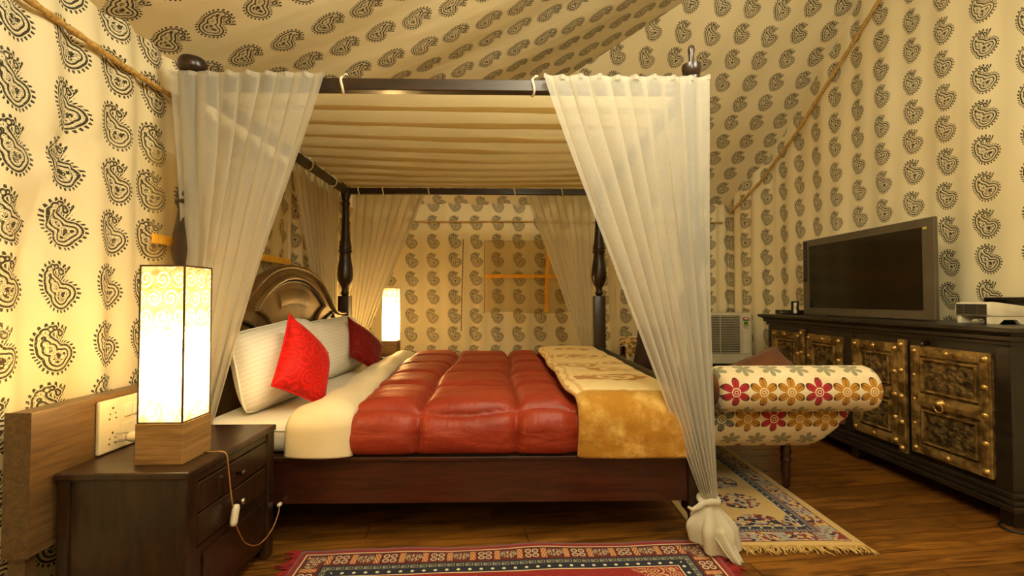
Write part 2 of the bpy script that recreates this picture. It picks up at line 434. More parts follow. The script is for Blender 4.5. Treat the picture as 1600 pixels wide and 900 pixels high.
# ================================================================== object helpers
ORG = {}
def origin(p): return ORG.get(p.name, Vector((0, 0, 0))) if p else Vector((0, 0, 0))
def tag(o, label=None, cat=None, group=None, kind=None):
    if label: o['label'] = label
    if cat: o['category'] = cat
    if group: o['group'] = group
    if kind: o['kind'] = kind
    return o
def thing(name, label, cat, loc=(0, 0, 0), group=None):
    o = bpy.data.objects.new(name, None); COL.objects.link(o); o.location = loc; o.empty_display_size = .1
    ORG[o.name] = Vector(loc); return tag(o, label, cat, group)
class MB:
    def __init__(s): s.v = []; s.f = []; s.uv = []; s.has = False
    def add(s, vs, fs, uvs=None):
        n = len(s.v); s.v += [Vector(p) for p in vs]
        for i, f in enumerate(fs):
            s.f.append(tuple(k + n for k in f)); s.uv.append([uvs[k] for k in f] if uvs else [(0, 0)] * len(f))
        if uvs: s.has = True
        return s
    def box(s, x0, x1, y0, y1, z0, z1, M=None):
        vs = [Vector((x, y, z)) for z in (z0, z1) for x, y in ((x0, y0), (x1, y0), (x1, y1), (x0, y1))]
        if M: vs = [M @ p for p in vs]
        uvs = [(p.x + p.y, p.z) for p in vs]
        return s.add(vs, [(3, 2, 1, 0), (4, 5, 6, 7), (0, 1, 5, 4), (1, 2, 6, 5), (2, 3, 7, 6), (3, 0, 4, 7)], uvs)
    def lathe(s, prof, c=(0, 0, 0), n=16, axis='z', M=None):
        vs = []; fs = []
        for r, z in prof:
            for i in range(n):
                a = 2 * pi * i / n; p = (r * cos(a), r * sin(a), z)
                if axis == 'x': p = (p[2], p[0], p[1])
                elif axis == 'y': p = (p[1], p[2], p[0])
                p = Vector(p)
                if M: p = M @ p
                vs.append(p + Vector(c))
        for j in range(len(prof) - 1):
            for i in range(n):
                k = (i + 1) % n; fs.append((j * n + i, j * n + k, (j + 1) * n + k, (j + 1) * n + i))
        fs.append(tuple(range(n))[::-1]); fs.append(tuple((len(prof) - 1) * n + i for i in range(n)))
        return s.add(vs, fs)
    def tube(s, pts, r, n=8):
        pts = [Vector(p) for p in pts]; vs = []; fs = []
        up = Vector((0, 0, 1)); prev = None
        for i, p in enumerate(pts):
            d = (pts[min(i + 1, len(pts) - 1)] - pts[max(i - 1, 0)]).normalized()
            a = prev if prev else (d.cross(up) if abs(d.z) < .95 else d.cross(Vector((1, 0, 0))))
            a = (a - d * a.dot(d)).normalized(); prev = a; b = d.cross(a)
            rr = r[i] if isinstance(r, (list, tuple)) else r
            for k in range(n):
                q = 2 * pi * k / n; vs.append(p + a * (rr * cos(q)) + b * (rr * sin(q)))
        for j in range(len(pts) - 1):
            for i in range(n):
                k = (i + 1) % n; fs.append((j * n + i, j * n + k, (j + 1) * n + k, (j + 1) * n + i))
        fs.append(tuple(range(n))[::-1]); fs.append(tuple((len(pts) - 1) * n + i for i in range(n)))
        return s.add(vs, fs)
    def prism(s, poly, axis, a, b):
        # poly of 2-D points extruded along axis from a to b
        n = len(poly)
        def P(p, k): return {'x': (k, p[0], p[1]), 'y': (p[0], k, p[1]), 'z': (p[0], p[1], k)}[axis]
        vs = [P(p, a) for p in poly] + [P(p, b) for p in poly]
        fs = [tuple(range(n))[::-1], tuple(range(n, 2 * n))] + [(i, (i + 1) % n, n + (i + 1) % n, n + i) for i in range(n)]
        return s.add(vs, fs)
    def grid(s, nu, nv, fn):
        vs = []; uvs = []; fs = []
        for j in range(nv + 1):
            for i in range(nu + 1):
                r = fn(i / nu, j / nv); vs.append(Vector(r[:3])); uvs.append((r[3], r[4]) if len(r) > 3 else (i / nu, j / nv))
        for j in range(nv):
            for i in range(nu):
                a = j * (nu + 1) + i; fs.append((a, a + 1, a + nu + 2, a + nu + 1))
        return s.add(vs, fs, uvs)
    def obj(s, name, mat, parent=None, bevel=0, smooth=False, solid=0, sub=0, kind=None, auto=None):
        me = bpy.data.meshes.new(name); og = origin(parent)
        me.from_pydata([tuple(p - og) for p in s.v], [], s.f)
        if s.has:
            ul = me.uv_layers.new(name='UVMap'); k = 0
            flat = []
            for q in s.uv:
                for a in q: flat += [a[0], a[1]]
            ul.data.foreach_set('uv', flat)
        bm = bmesh.new(); bm.from_mesh(me)
        if not s.has or bevel: bmesh.ops.recalc_face_normals(bm, faces=bm.faces)
        bm.to_mesh(me); bm.free()
        if smooth: me.polygons.foreach_set('use_smooth', [True] * len(me.polygons))
        me.materials.append(MT[mat]); me.update()
        o = bpy.data.objects.new(name, me); COL.objects.link(o)
        if parent: o.parent = parent
        ORG[o.name] = og
        if solid: q = o.modifiers.new('thick', 'SOLIDIFY'); q.thickness = solid; q.offset = -1
        if sub: q = o.modifiers.new('sub', 'SUBSURF'); q.levels = sub; q.render_levels = sub
        if bevel:
            q = o.modifiers.new('bevel', 'BEVEL'); q.width = bevel; q.segments = 2; q.limit_method = 'ANGLE'; q.angle_limit = .7
        if auto is not None:
            sm = o.modifiers.new('edges', 'EDGE_SPLIT'); sm.split_angle = auto
        if kind: o['kind'] = kind
        return o
def copy_tree(o, loc, label=None):
    r = o.copy(); COL.objects.link(r); r.location = loc; ORG[r.name] = Vector(loc)
    if label: r['label'] = label
    def rec(src, dst):
        for ch in [c for c in bpy.data.objects if c.parent == src]:
            c = ch.copy(); COL.objects.link(c); c.parent = dst; rec(ch, c)
    rec(o, r); return r
def lerp(a, b, t): return a + (b - a) * t
def sm(t): t = max(0, min(1, t)); return t * t * (3 - 2 * t)
def interp(pts, x):
    for (a, b), (c, d) in zip(pts, pts[1:]):
        if x <= c: return b + (d - b) * (x - a) / (c - a)
    return pts[-1][1]

# ================================================================== the tent
XL, XR, YB, YF, ZE = -1.42, 2.72, 5.18, -1.2, 2.06
SL, SB = .43, .716
HYP_L, HYP_B = hypot(1, SL), hypot(1, SB)
def xr(y): return XR - .17 * sm((y - 4.45) / .7)
def roof(x, y): return min(ZE + SL * (x - XL), ZE + SB * (YB - y), ZE + SB * (y - YF))
# left wall: gathered cloth
def lw(a, b):
    y = lerp(YF, YB, a); z = b * (ZE + .05)
    f = .012 * sin(y * 19 + 1.3 * sin(z * 2.1)) * (.4 + .6 * sm((1.9 - z) / 1.2)) + .010 * sin(y * 41 + z * 1.5)
    for py, pz in ((1.60, 1.49), (1.50, 1.22), (2.6, 1.4)):
        d = hypot((y - py) * 1.5, z - pz); f += -.025 * exp(-(d / .10) ** 2)
        ang = math.atan2(z - pz, y - py); f += .012 * sin(ang * 7) * exp(-(d / .22) ** 2) * min(1, d / .05)
    if z > 1.86: f += -.012 * sm((z - 1.86) / .1)
    return (XL - .012 + f, y, z, y + .02 * sin(z * 3) + .055, z + .055)
tag(MB().grid(260, 60, lw).obj('wall_left', 'paisley_left', smooth=True), 'cream block-printed tent wall behind the headboard', None, None, 'structure')
def bw(a, b):
    x = lerp(XL - .03, XR, a); z = b * (ZE + .05)
    f = .010 * sin(x * 13 + sin(z * 1.7)) + .02 * exp(-((x + .35 - .05 * z) / .03) ** 2) * sm((1.7 - z) / .8) + .006 * sin(x * 37 + z)
    k = sm((x - 2.1) / .3); f += k * .012 * sin(x * 60)
    return (x, YB + f, z, x + .755 + .118, z + .09)
tag(MB().grid(220, 40, bw).obj('wall_back', 'paisley', smooth=True), 'cream block-printed tent wall behind the bed', None, None, 'structure')
def rw(a, b):
    y = lerp(YB + .05, YF, a); h = min(roof(XR, y), 4.2); z = b * h
    k = sm((y - 4.4) / .5)
    f = .008 * sin(y * 11 + sin(z * 1.3)) + k * .014 * sin(y * 48) + .005 * sin(y * 29 + z * 2)
    return (xr(y) + f, y, z, -y + .118 + 2.565, z + .095)
tag(MB().grid(220, 60, rw).obj('wall_right', 'paisley', smooth=True), 'cream block-printed gable wall behind the television', None, None, 'structure')
def fwl(a, b):
    x = lerp(XR, XL, a); z = b * ZE
    return (x, YF + .01 * sin(x * 12), z, -x, z)
tag(MB().grid(60, 10, fwl).obj('wall_front', 'paisley', smooth=True), None, None, None, 'structure')
ceil = bpy.data.objects.new('ceiling', None); COL.objects.link(ceil); ceil['kind'] = 'structure'; ceil['label'] = 'cream block-printed sloping tent roof'
def rl(a, b):
    q = b ** 1.0; x = lerp(XL - .12, XR, q); kk = (x - XL) / (SB / SL)
    y0, y1 = YF + kk, YB - kk; y = lerp(y0, y1, a)
    z = ZE + SL * (x - XL)
    ed = min(a, 1 - a) * 4
    z += .012 * sin(y * 9 + x * 2.1) * min(1, ed) - .05 * sin(pi * a) * sin(pi * min(1, q * 1.2)) * .4
    return (x, y, z, y + .04, (x - XL) * HYP_L + .06)
MB().grid(140, 90, rl).obj('roof_panel', 'paisley', ceil, smooth=True)
def rb(a, b):
    y = lerp(YB + .12, YB - (XR - XL) * SL / SB, b); hx = XL + (YB - y) * SB / SL
    x = lerp(hx, XR + .02, a); z = ZE + SB * (YB - y)
    z += -.05 * sin(pi * min(1, b)) * sin(pi * a) + .010 * sin(x * 14 + y * 5) * sin(pi * a)
    return (x, y, z, x - 1.2 + .118, (YB - y) * HYP_B + .06)
MB().grid(160, 80, rb).obj('roof_panel', 'paisley', ceil, smooth=True)
def rf(a, b):
    y = lerp(YF, YF + (XR - XL) * SL / SB, b); hx = XL + (y - YF) * SB / SL
    x = lerp(XR + .02, hx, a); z = ZE + SB * (y - YF)
    return (x, y, z, -x, (y - YF) * HYP_B)
MB().grid(20, 20, rf).obj('roof_panel', 'paisley', ceil, smooth=True)
# eave ropes
def rope(name, pts, r=.010, label=None):
    b = MB(); P = []
    for i in range(len(pts) - 1):
        for k in range(14):
            P.append(Vector(pts[i]).lerp(Vector(pts[i + 1]), k / 14))
    P.append(Vector(pts[-1])); b.tube(P, [r * (1 + .18 * sin(i * 2.1)) for i in range(len(P))], 8)
    o = b.obj(name, 'rope', smooth=True); return tag(o, label, None, None, 'structure')
rope('trim_1', [(XL + .012, y, 1.855 + .05 * sm((2.2 - y) / 1.0) - .012 * sin(y * 5)) for y in (-1.1, .4, 1.0, 1.4, 1.75, 2.1, 2.6, 3.3, 4.2, 5.12)], .011, 'golden rope along the eave above the headboard wall')
rope('trim_2', [(x, YB - .03, 1.855 + .008 * sin(x * 4)) for x in (-1.36, -.6, .1, .9, 1.7, 2.45)], .009, 'golden rope along the back wall eave')
rope('trim_3', [(xr(y) - .045, y, 1.90 + .632 * (YB - y) - .02 * sin((YB - y) * 1.2)) for y in (5.1, 4.7, 4.2, 3.7, 3.2, 2.7)], .013, 'golden rope climbing the gable above the television')
# window with net flap and orange webbing (back wall)
wr = thing('window_1', 'net-covered tent window crossed by orange webbing', None, (.16, YB - .05, 1.2)); wr['kind'] = 'structure'
def netp(x0, x1, z0, z1, yb):
    return lambda a, b: (lerp(x0, x1, a), yb - .006 * sin(a * 19) - .012 * sin(pi * b) * sin(a * 7), lerp(z0, z1, b) + .01 * sin(a * 9) * (1 - b), a, b)
MB().grid(40, 24, netp(-.185, .95, .855, 1.635, YB - .045)).obj('net_panel', 'net', wr, smooth=True)
MB().box(-.185, 1.0, YB - .068, YB - .064, 1.235, 1.272).obj('strap', 'strap', wr)
def vst(a, b):
    z = lerp(.86, 1.63, b); return (.485 + .03 * b * b + lerp(-.019, .019, a), YB - .072 - .003 * sin(b * 6), z)
MB().grid(1, 14, vst).obj('strap', 'strap', wr, solid=.003)
MB().box(-.195, -.183, YB - .066, YB - .05, .855, 1.64).box(-.19, 1.0, YB - .066, YB - .05, 1.633, 1.645).obj('hem', 'net', wr)
rope('trim_4', [(-.422 - .004 * k, YB - .035, 1.66 - .2 * k) for k in range(6)], .0045, 'thin cord hanging on the back wall beside the net window')
bpy.data.objects['trim_4'].data.materials[0] = MT['wire']
w2 = thing('window_2', 'net-covered tent window with an orange strap behind the headboard', None, (XL, 2.4, 1.3)); w2['kind'] = 'structure'
MB().grid(40, 20, lambda a, b: (XL + .026 + .004 * sin(a * 23), lerp(1.885, 3.1, a), lerp(.72, 1.615, b), a, b)).obj('net_panel', 'net', w2, smooth=True)
MB().box(XL + .036, XL + .041, 1.885, 3.1, 1.225, 1.262).obj('strap', 'strap', w2)

# floor: boards laid slightly askew
fl = MB().box(XL - .05, XR + .05, YF - .05, YB + .05, -.05, -.013).obj('floor', 'plank'); tag(fl, 'brown wood plank floor', None, None, 'structure')
def clip(poly, nx, ny, d):
    out = []
    for i, p in enumerate(poly):
        q = poly[(i + 1) % len(poly)]; a = nx * p[0] + ny * p[1] - d; b = nx * q[0] + ny * q[1] - d
        if a <= 0: out.append(p)
        if a * b < 0: s_ = a / (a - b); out.append((p[0] + s_ * (q[0] - p[0]), p[1] + s_ * (q[1] - p[1])))
    return out
A = math.radians(6); ca, sa = cos(A), sin(A); PW, PL = .125, 1.22
for r in range(-4, 46):
    off = (r * .447) % 1.0 * PL
    for c in range(-3, 4):
        cx, cy = c * PL + off + .6, .9 + r * PW
        g = .0022
        loc = [(-PL / 2 + g, -PW / 2 + g), (PL / 2 - g, -PW / 2 + g), (PL / 2 - g, PW / 2 - g), (-PL / 2 + g, PW / 2 - g)]
        wx, wy = cx * ca - cy * sa + .3, cx * sa + cy * ca
        poly = [(wx + x * ca - y * sa, wy + x * sa + y * ca) for x, y in loc]
        for n in ((-1, 0, -(XL + .0)), (1, 0, XR - .02), (0, 1, YB - .0), (0, -1, -.75)): poly = clip(poly, *n) if len(poly) > 2 else []
        if len(poly) < 3: continue
        lp = [((x - wx) * ca + (y - wy) * sa, -(x - wx) * sa + (y - wy) * ca) for x, y in poly]
        b = MB().prism(lp, 'z', -.012, 0.0)
        me = bpy.data.meshes.new('plank'); me.from_pydata([tuple(p) for p in b.v], [], b.f); me.materials.append(MT['plank'])
        o = bpy.data.objects.new('plank', me); COL.objects.link(o); o.parent = fl; o.location = (wx, wy, 0); o.rotation_euler = (0, 0, A)

# ================================================================== four-poster bed
HX, FX, NY, FY = -1.29, .81, 1.97, 3.90
bed = thing('four_poster_bed', 'dark wooden four-poster canopy bed with arched headboard', 'bed', (-.24, 2.935, 0))
prof = [(.024, 1.03), (.030, 1.045), (.036, 1.05), (.030, 1.062), (.025, 1.075), (.028, 1.10), (.044, 1.125), (.059, 1.16), (.064, 1.20), (.060, 1.26), (.050, 1.32), (.043, 1.37),
        (.047, 1.385), (.055, 1.395), (.055, 1.405), (.046, 1.41), (.050, 1.42), (.051, 1.428), (.049, 1.44), (.038, 1.50), (.032, 1.60), (.028, 1.70), (.026, 1.775),
        (.034, 1.785), (.036, 1.80), (.028, 1.81), (.032, 1.84), (.040, 1.862), (.040, 1.93)]
for i, (px, py) in enumerate(((HX, NY), (FX, NY), (HX, FY), (FX, FY))):
    b = MB().lathe(prof, (px, py, 0), 20); b.box(px - .045, px + .045, py - .045, py + .045, .12, 1.03)
    b.lathe([(.022, 0), (.03, .02), (.036, .06), (.03, .09), (.04, .12)], (px, py, 0), 14)
    po = b.obj('post', 'dark', bed, bevel=.004, smooth=True, auto=.7)
    if i == 0: fp = [(.03, 1.925), (.042, 1.928), (.042, 1.936), (.03, 1.94), (.048, 1.948), (.054, 1.965), (.054, 1.985), (.046, 2.002), (.02, 2.01)]
    else: fp = [(.03, 1.93), (.038, 1.934), (.038, 1.944), (.026, 1.95), (.036, 1.962), (.040, 1.985), (.039, 2.0), (.026, 2.006), (.013, 2.012), (.011, 2.03), (.012, 2.05), (.015, 2.066), (.012, 2.082), (.003, 2.088)]
    MB().lathe(fp, (px, py, 0), 18).obj('finial', 'dark', po, smooth=True, auto=.9)
for (x0, x1, y0, y1) in ((HX + .03, FX - .03, NY - .022, NY + .022), (HX + .03, FX - .03, FY - .018, FY + .018), (HX - .022, HX + .022, NY + .03, FY - .03), (FX - .022, FX + .022, NY + .03, FY - .03)):
    MB().box(x0, x1, y0, y1, 1.872, 1.922).obj('canopy_rail', 'dark', bed, bevel=.004)
# side rails
for y0, y1 in ((NY - .028, NY + .012), (FY - .012, FY + .028)):
    b = MB().box(HX + .04, FX - .04, y0, y1, .172, .345); sr = b.obj('side_rail', 'redwood', bed, bevel=.003)
    MB().box(HX + .04, FX - .04, y0 - .012, y1 + .012, .345, .362).obj('rail_cap', 'redwood', sr, bevel=.004)
MB().box(HX + .04, FX - .04, NY + .012, FY - .012, .30, .345).obj('slat_base', 'dark', bed)
# footboard: low panel with a thick rolled top
MB().box(FX - .02, FX + .02, NY + .045, FY - .045, .18, .565).obj('footboard', 'dark', bed, bevel=.004)
b = MB().prism([(FX + .036 * cos(a) * 1.0, .585 + .027 * sin(a)) for a in [2 * pi * k / 16 for k in range(16)]], 'y', NY + .045, FY - .045)
b.obj('footboard_top', 'ebony', bed, smooth=True, auto=.8)
# headboard: arched outline
YC = (NY + FY) / 2
outer = [(0, 1.207), (.14, 1.198), (.27, 1.172), (.37, 1.135), (.46, 1.085), (.54, 1.03), (.62, .968), (.69, .925), (.75, .905), (.82, .898), (.92, .898)]
top = [(YC - d, z) for d, z in outer[::-1]] + [(YC + d, z) for d, z in outer[1:]]
hb = MB()
hb.prism([(y, .30) for y, z in (top[0], top[-1])][:1] + top + [(top[-1][0], .30)], 'x', HX - .022, HX + .012)
H = hb.obj('headboard', 'lacquer', bed)
def ribbon(pts, w, h, mat, name, x0=HX + .012, par=None):
    b = MB(); vs = []; fs = []
    P = [Vector((0, y, z)) for y, z in pts]
    for i, p in enumerate(P):
        d = (P[min(i + 1, len(P) - 1)] - P[max(i - 1, 0)]).normalized(); n = Vector((0, -d.z, d.y))
        for s_, hh in ((-1, 0), (-.75, h * .8), (0, h), (.75, h * .8), (1, 0)):
            q = p + n * (w / 2 * s_); vs.append((x0 + hh, q.y, q.z))
    for i in range(len(P) - 1):
        for k in range(4): fs.append((i * 5 + k, i * 5 + k + 1, i * 5 + k + 6, i * 5 + k + 5))
    fs.append((0, 1, 2, 3, 4)); e = (len(P) - 1) * 5; fs.append((e + 4, e + 3, e + 2, e + 1, e))
    return b.add(vs, fs).obj(name, mat, par or H, smooth=True)
def dens(pts, n=5):
    out = []
    for i in range(len(pts) - 1):
        p0 = pts[max(i - 1, 0)]; p1 = pts[i]; p2 = pts[i + 1]; p3 = pts[min(i + 2, len(pts) - 1)]
        for k in range(n):
            t = k / n
            out.append(tuple(.5 * (2 * p1[c] + (p2[c] - p0[c]) * t + (2 * p0[c] - 5 * p1[c] + 4 * p2[c] - p3[c]) * t * t + (3 * p1[c] - p0[c] - 3 * p2[c] + p3[c]) * t ** 3) for c in range(len(p1))))
    out.append(pts[-1]); return out
ribbon([(y, z - .008) for y, z in dens(top)], .026, .022, 'lacquer', 'outer_moulding')
inner = [(0, 1.135), (.12, 1.126), (.22, 1.10), (.31, 1.064), (.385, 1.022), (.44, .98), (.47, .95)]
ii = dens([(YC - d, z) for d, z in inner[::-1]] + [(YC + d, z) for d, z in inner[1:]])
ribbon(ii, .030, .022, 'lacquer', 'arch_moulding')
ribbon([(y, z - .022) for y, z in ii[3:-3]], .016, .010, 'blackgroove', 'arch_groove')
for s_ in (-1, 1):
    cusp = dens([(YC + s_ * d, z) for d, z in ((.47, .95), (.40, .925), (.33, .88), (.275, .80), (.25, .70), (.245, .55))])
    ribbon(cusp, .028, .020, 'lacquer', 'cusp_moulding')
    ribbon([(y - s_ * .022, z) for y, z in cusp], .016, .010, 'blackgroove', 'cusp_groove')
    wing = dens([(YC + s_ * d, z) for d, z in ((.33, .62), (.37, .74), (.43, .82), (.52, .872), (.60, .893), (.63, .905), (.66, .87), (.72, .835), (.80, .822), (.88, .822))])
    ribbon(wing, .022, .016, 'blackgroove', 'wing_moulding')
    wing2 = dens([(YC + s_ * d, z) for d, z in ((.42, .62), (.46, .72), (.54, .79), (.64, .80), (.74, .77), (.86, .76))])
    ribbon(wing2, .022, .018, 'lacquer', 'wing_inner_moulding')
ribbon(dens([(YC + d, z) for d, z in ((-.2, .99), (-.1, 1.012), (0, 1.02), (.1, 1.012), (.2, .99))]), .10, .006, 'lacquer', 'arch_swell')

# ------------------------------------------------------------------ mattress and bedding
ma = thing('mattress', 'white mattress in a fitted sheet on the canopy bed', 'mattress', (-.24, 2.935, .365))
def rbox(x0, x1, y0, y1, z0, z1, r, name, mat, par, seg=4):
    b = MB().box(x0, x1, y0, y1, z0, z1); o = b.obj(name, mat, par, bevel=r, smooth=True)
    o.modifiers['bevel'].segments = seg; return o
rbox(HX + .04, FX - .04, NY + .0, FY - .02, .364, .50, .045, 'fitted_sheet', 'sheet', ma)
b = MB().tube([(x, NY - .002, .462 + .002 * sin(x * 30)) for x in [HX + .1 + k * .1 for k in range(6)]], .004, 6); b.obj('seam', 'sheet', ma, smooth=True)
def drape_path(yn, yf, zt, zb, r, zbf=None):
    # list of (y,z,ny,nz,s) along the cross-section from the near hem over the bed to the far hem
    P = []; n1 = 14
    for k in range(n1): z = lerp(zb, zt - r, k / n1); P.append((yn, z, -1, 0))
    for k in range(12):
        a = pi / 2 * k / 12; P.append((yn + r - r * cos(a), zt - r + r * sin(a), -cos(a), sin(a)))
    n2 = 64
    for k in range(n2): P.append((lerp(yn + r, yf - r, k / n2), zt, 0, 1))
    for k in range(10):
        a = pi / 2 * k / 10; P.append((yf - r + r * sin(a), zt - r + r * cos(a), sin(a), cos(a)))
    zbf = zb if zbf is None else zbf
    for k in range(7): P.append((yf, lerp(zt - r, zbf, k / 6), 1, 0))
    out = []; s_ = 0
    for i, p in enumerate(P):
        if i: s_ += hypot(p[0] - P[i - 1][0], p[1] - P[i - 1][1])
        out.append(p + (s_,))
    return out
def drape(name, mat, parent, yn, yf, zt, zb, r, ex0, ex1, nx, off, solid=.012, ysag=0):
    P = drape_path(yn, yf, zt, zb, r)
    def fn(a, b):
        p = P[min(len(P) - 1, int(round(b * (len(P) - 1))))]
        x = lerp(ex0(p[4], p[0]), ex1(p[4], p[0]), a); h = off(x, p[4], a, p)
        return (x, p[0] + p[2] * h, p[1] + p[3] * h, x - ex0(p[4], p[0]), p[4])
    return MB().grid(nx, len(P) - 1, fn).obj(name, mat, parent, smooth=True, solid=solid)
# comforter
SX = (-.345, .055, .455); SS = (.155, .56, .97, 1.38, 1.79, 2.2)
def qoff(x, s_, a, p):
    d = min(min(abs(x - q - .012 * sin(s_ * 5)) for q in SX), .2)
    e = min(min(abs(s_ - q - .015 * sin(x * 9)) for q in SS), .2)
    d2 = min(a, 1.0) * .9
    h = .056 * (1 - exp(-d / .020)) * (1 - exp(-e / .018)) * (1 - exp(-d2 / .03)) * (1 - .6 * exp(-s_ / .02))
    h += .010 * noise.noise(Vector((x * 3, s_ * 9, 0))) * (1 - exp(-d / .05)) + .004 * noise.noise(Vector((x * 9, s_ * 24, 3)))
    return h * (1 - .7 * sm((x - .24) / .07))
cf = thing('comforter', 'rust red quilted satin comforter spread across the bed', 'comforter', (-.1, 2.93, .53))
cq = drape('quilted_cover', 'satin', cf, 1.945, 3.915, .528, .376, .05, lambda s_, y: lerp(-.64, -.74, sm((y - 2) / 1.9)) + .008 * sin(s_ * 7), lambda s_, y: .55, 130, qoff, .014)
# turned-back cream edge
def toff(x, s_, a, p):
    return .030 * sqrt(max(0, 1 - (2 * a - 1) ** 2)) * (1.0 + .35 * sin(pi * a)) + .012 + .007 * noise.noise(Vector((x * 6, s_ * 5, 8))) + .004 * sin(s_ * 16 + x * 30) * (p[3])
drape('turned_edge', 'turned', cf, 1.938, 3.92, .535, .370, .06, lambda s_, y: lerp(-.875, -.955, sm((y - 1.95) / 1.9)) + .012 * sin(s_ * 4) + .06 * sm((s_ - .1) / .2), lambda s_, y: lerp(-.612, -.705, sm((y - 2) / 1.9)) + .015 * sin(s_ * 3 + 1), 26, toff, .014)
# folded plush blanket at the foot
bl = thing('blanket', 'folded gold plush blanket with rust flowers at the foot of the bed', 'blanket', (.55, 2.93, .56))
def boff(x, s_, a, p):
    e = min(a, 1 - a); return .028 * (1 - exp(-e / .04)) + .007 * noise.noise(Vector((x * 7, s_ * 6, 2))) + .004 * noise.noise(Vector((x * 20, s_ * 20, 5)))
drape('plush_fold', 'plush', bl, 1.905, 3.945, .592, .368, .10, lambda s_, y: .305 - .015 * sm((s_ - .2) / .3) + .006 * sin(s_ * 9), lambda s_, y: .772, 60, boff, .022)
drape('under_fold', 'plush', bl, 1.925, 3.925, .575, .372, .085, lambda s_, y: .322, lambda s_, y: .768, 20, lambda x, s_, a, p: .01, .012)

def cushion(name, corners, thick, mat, label, cat, group=None, piping=None, n=22, pinch=.06, front=.62, rnd=0.0):
    c = [Vector(q) for q in corners]  # order: bottom-left, bottom-right, top-right, top-left (seen from the front)
    ctr = sum(c, Vector()) / 4; N = (c[1] - c[0]).cross(c[3] - c[0]).normalized()
    w_, h_ = (c[1] - c[0]).length, (c[3] - c[0]).length
    low = min(q.z for q in c)
    root = thing(name, label, cat, (ctr.x, ctr.y, low), group)
    def surf(sgn):
        def fn(a, b):
            u, v = 2 * a - 1, 2 * b - 1
            uu = a if sgn > 0 else 1 - a; u = 2 * uu - 1
            k = 1 - pinch * (1 - v * v) * abs(u) ** 3; l = 1 - pinch * (1 - u * u) * abs(v) ** 3
            cr = 1 - rnd * (u * v) ** 4; s_, t_ = .5 + .5 * u * k * cr, .5 + .5 * v * l * cr
            p = c[0].lerp(c[1], s_).lerp(c[3].lerp(c[2], s_), t_)
            t0 = (max(0, (1 - abs(u) ** 2.6)) * max(0, (1 - abs(v) ** 2.6))) ** .6
            t0 *= (1 + .10 * noise.noise(Vector((u * 1.7 + ctr.x * 9, v * 1.7, sgn))))
            p = p + N * (thick * (front if sgn > 0 else 1 - front) * t0 * sgn)
            return (p.x, p.y, p.z, s_ * w_, t_ * h_)
        return fn
    body = MB().grid(n, n, surf(1)).grid(n, n, surf(-1)).obj('cover', mat, root, smooth=True)
    bm = bmesh.new(); bm.from_mesh(body.data); bmesh.ops.remove_doubles(bm, verts=bm.verts, dist=.0004); bm.to_mesh(body.data); bm.free()
    if piping:
        ring = []
        f1 = surf(1)
        for (a0, b0, a1, b1) in ((0, 0, 1, 0), (1, 0, 1, 1), (1, 1, 0, 1), (0, 1, 0, 0)):
            for k in range(14): ring.append(f1(lerp(a0, a1, k / 14), lerp(b0, b1, k / 14))[:3])
        ring.append(ring[0]); MB().tube(ring, .0045, 6).obj('piping', piping, root, smooth=True)
    return root
cushion('pillow', [(-1.08, 2.00, .505), (-1.01, 2.74, .505), (-1.185, 2.82, .905), (-1.21, 2.10, .85)], .27, 'pillow', 'plump white striped pillow nearest the lit bedside lamp in front', 'pillow', 'white bed pillows', 'sheet', pinch=.05, rnd=.09)
cushion('pillow', [(-1.08, 2.90, .505), (-1.02, 3.58, .505), (-1.185, 3.72, .885), (-1.20, 2.88, .865)], .20, 'pillow', 'white striped pillow behind, between the two red cushions', 'pillow', 'white bed pillows', 'sheet', pinch=.05, rnd=.09)
cushion('throw_cushion', [(-.955, 1.985, .642), (-.822, 2.205, .503), (-.885, 2.425, .728), (-.985, 2.21, .932)], .12, 'redcush', 'bright red patterned cushion propped on the nearer white pillow', 'cushion', 'red throw cushions', 'redcush', pinch=.05)
cushion('throw_cushion', [(-.975, 3.06, .635), (-.845, 3.21, .51), (-.885, 3.56, .655), (-1.05, 3.24, .88)], .11, 'darkcush', 'darker red cushion propped beside the far lamp', 'cushion', 'red throw cushions', 'darkcush', pinch=.05)

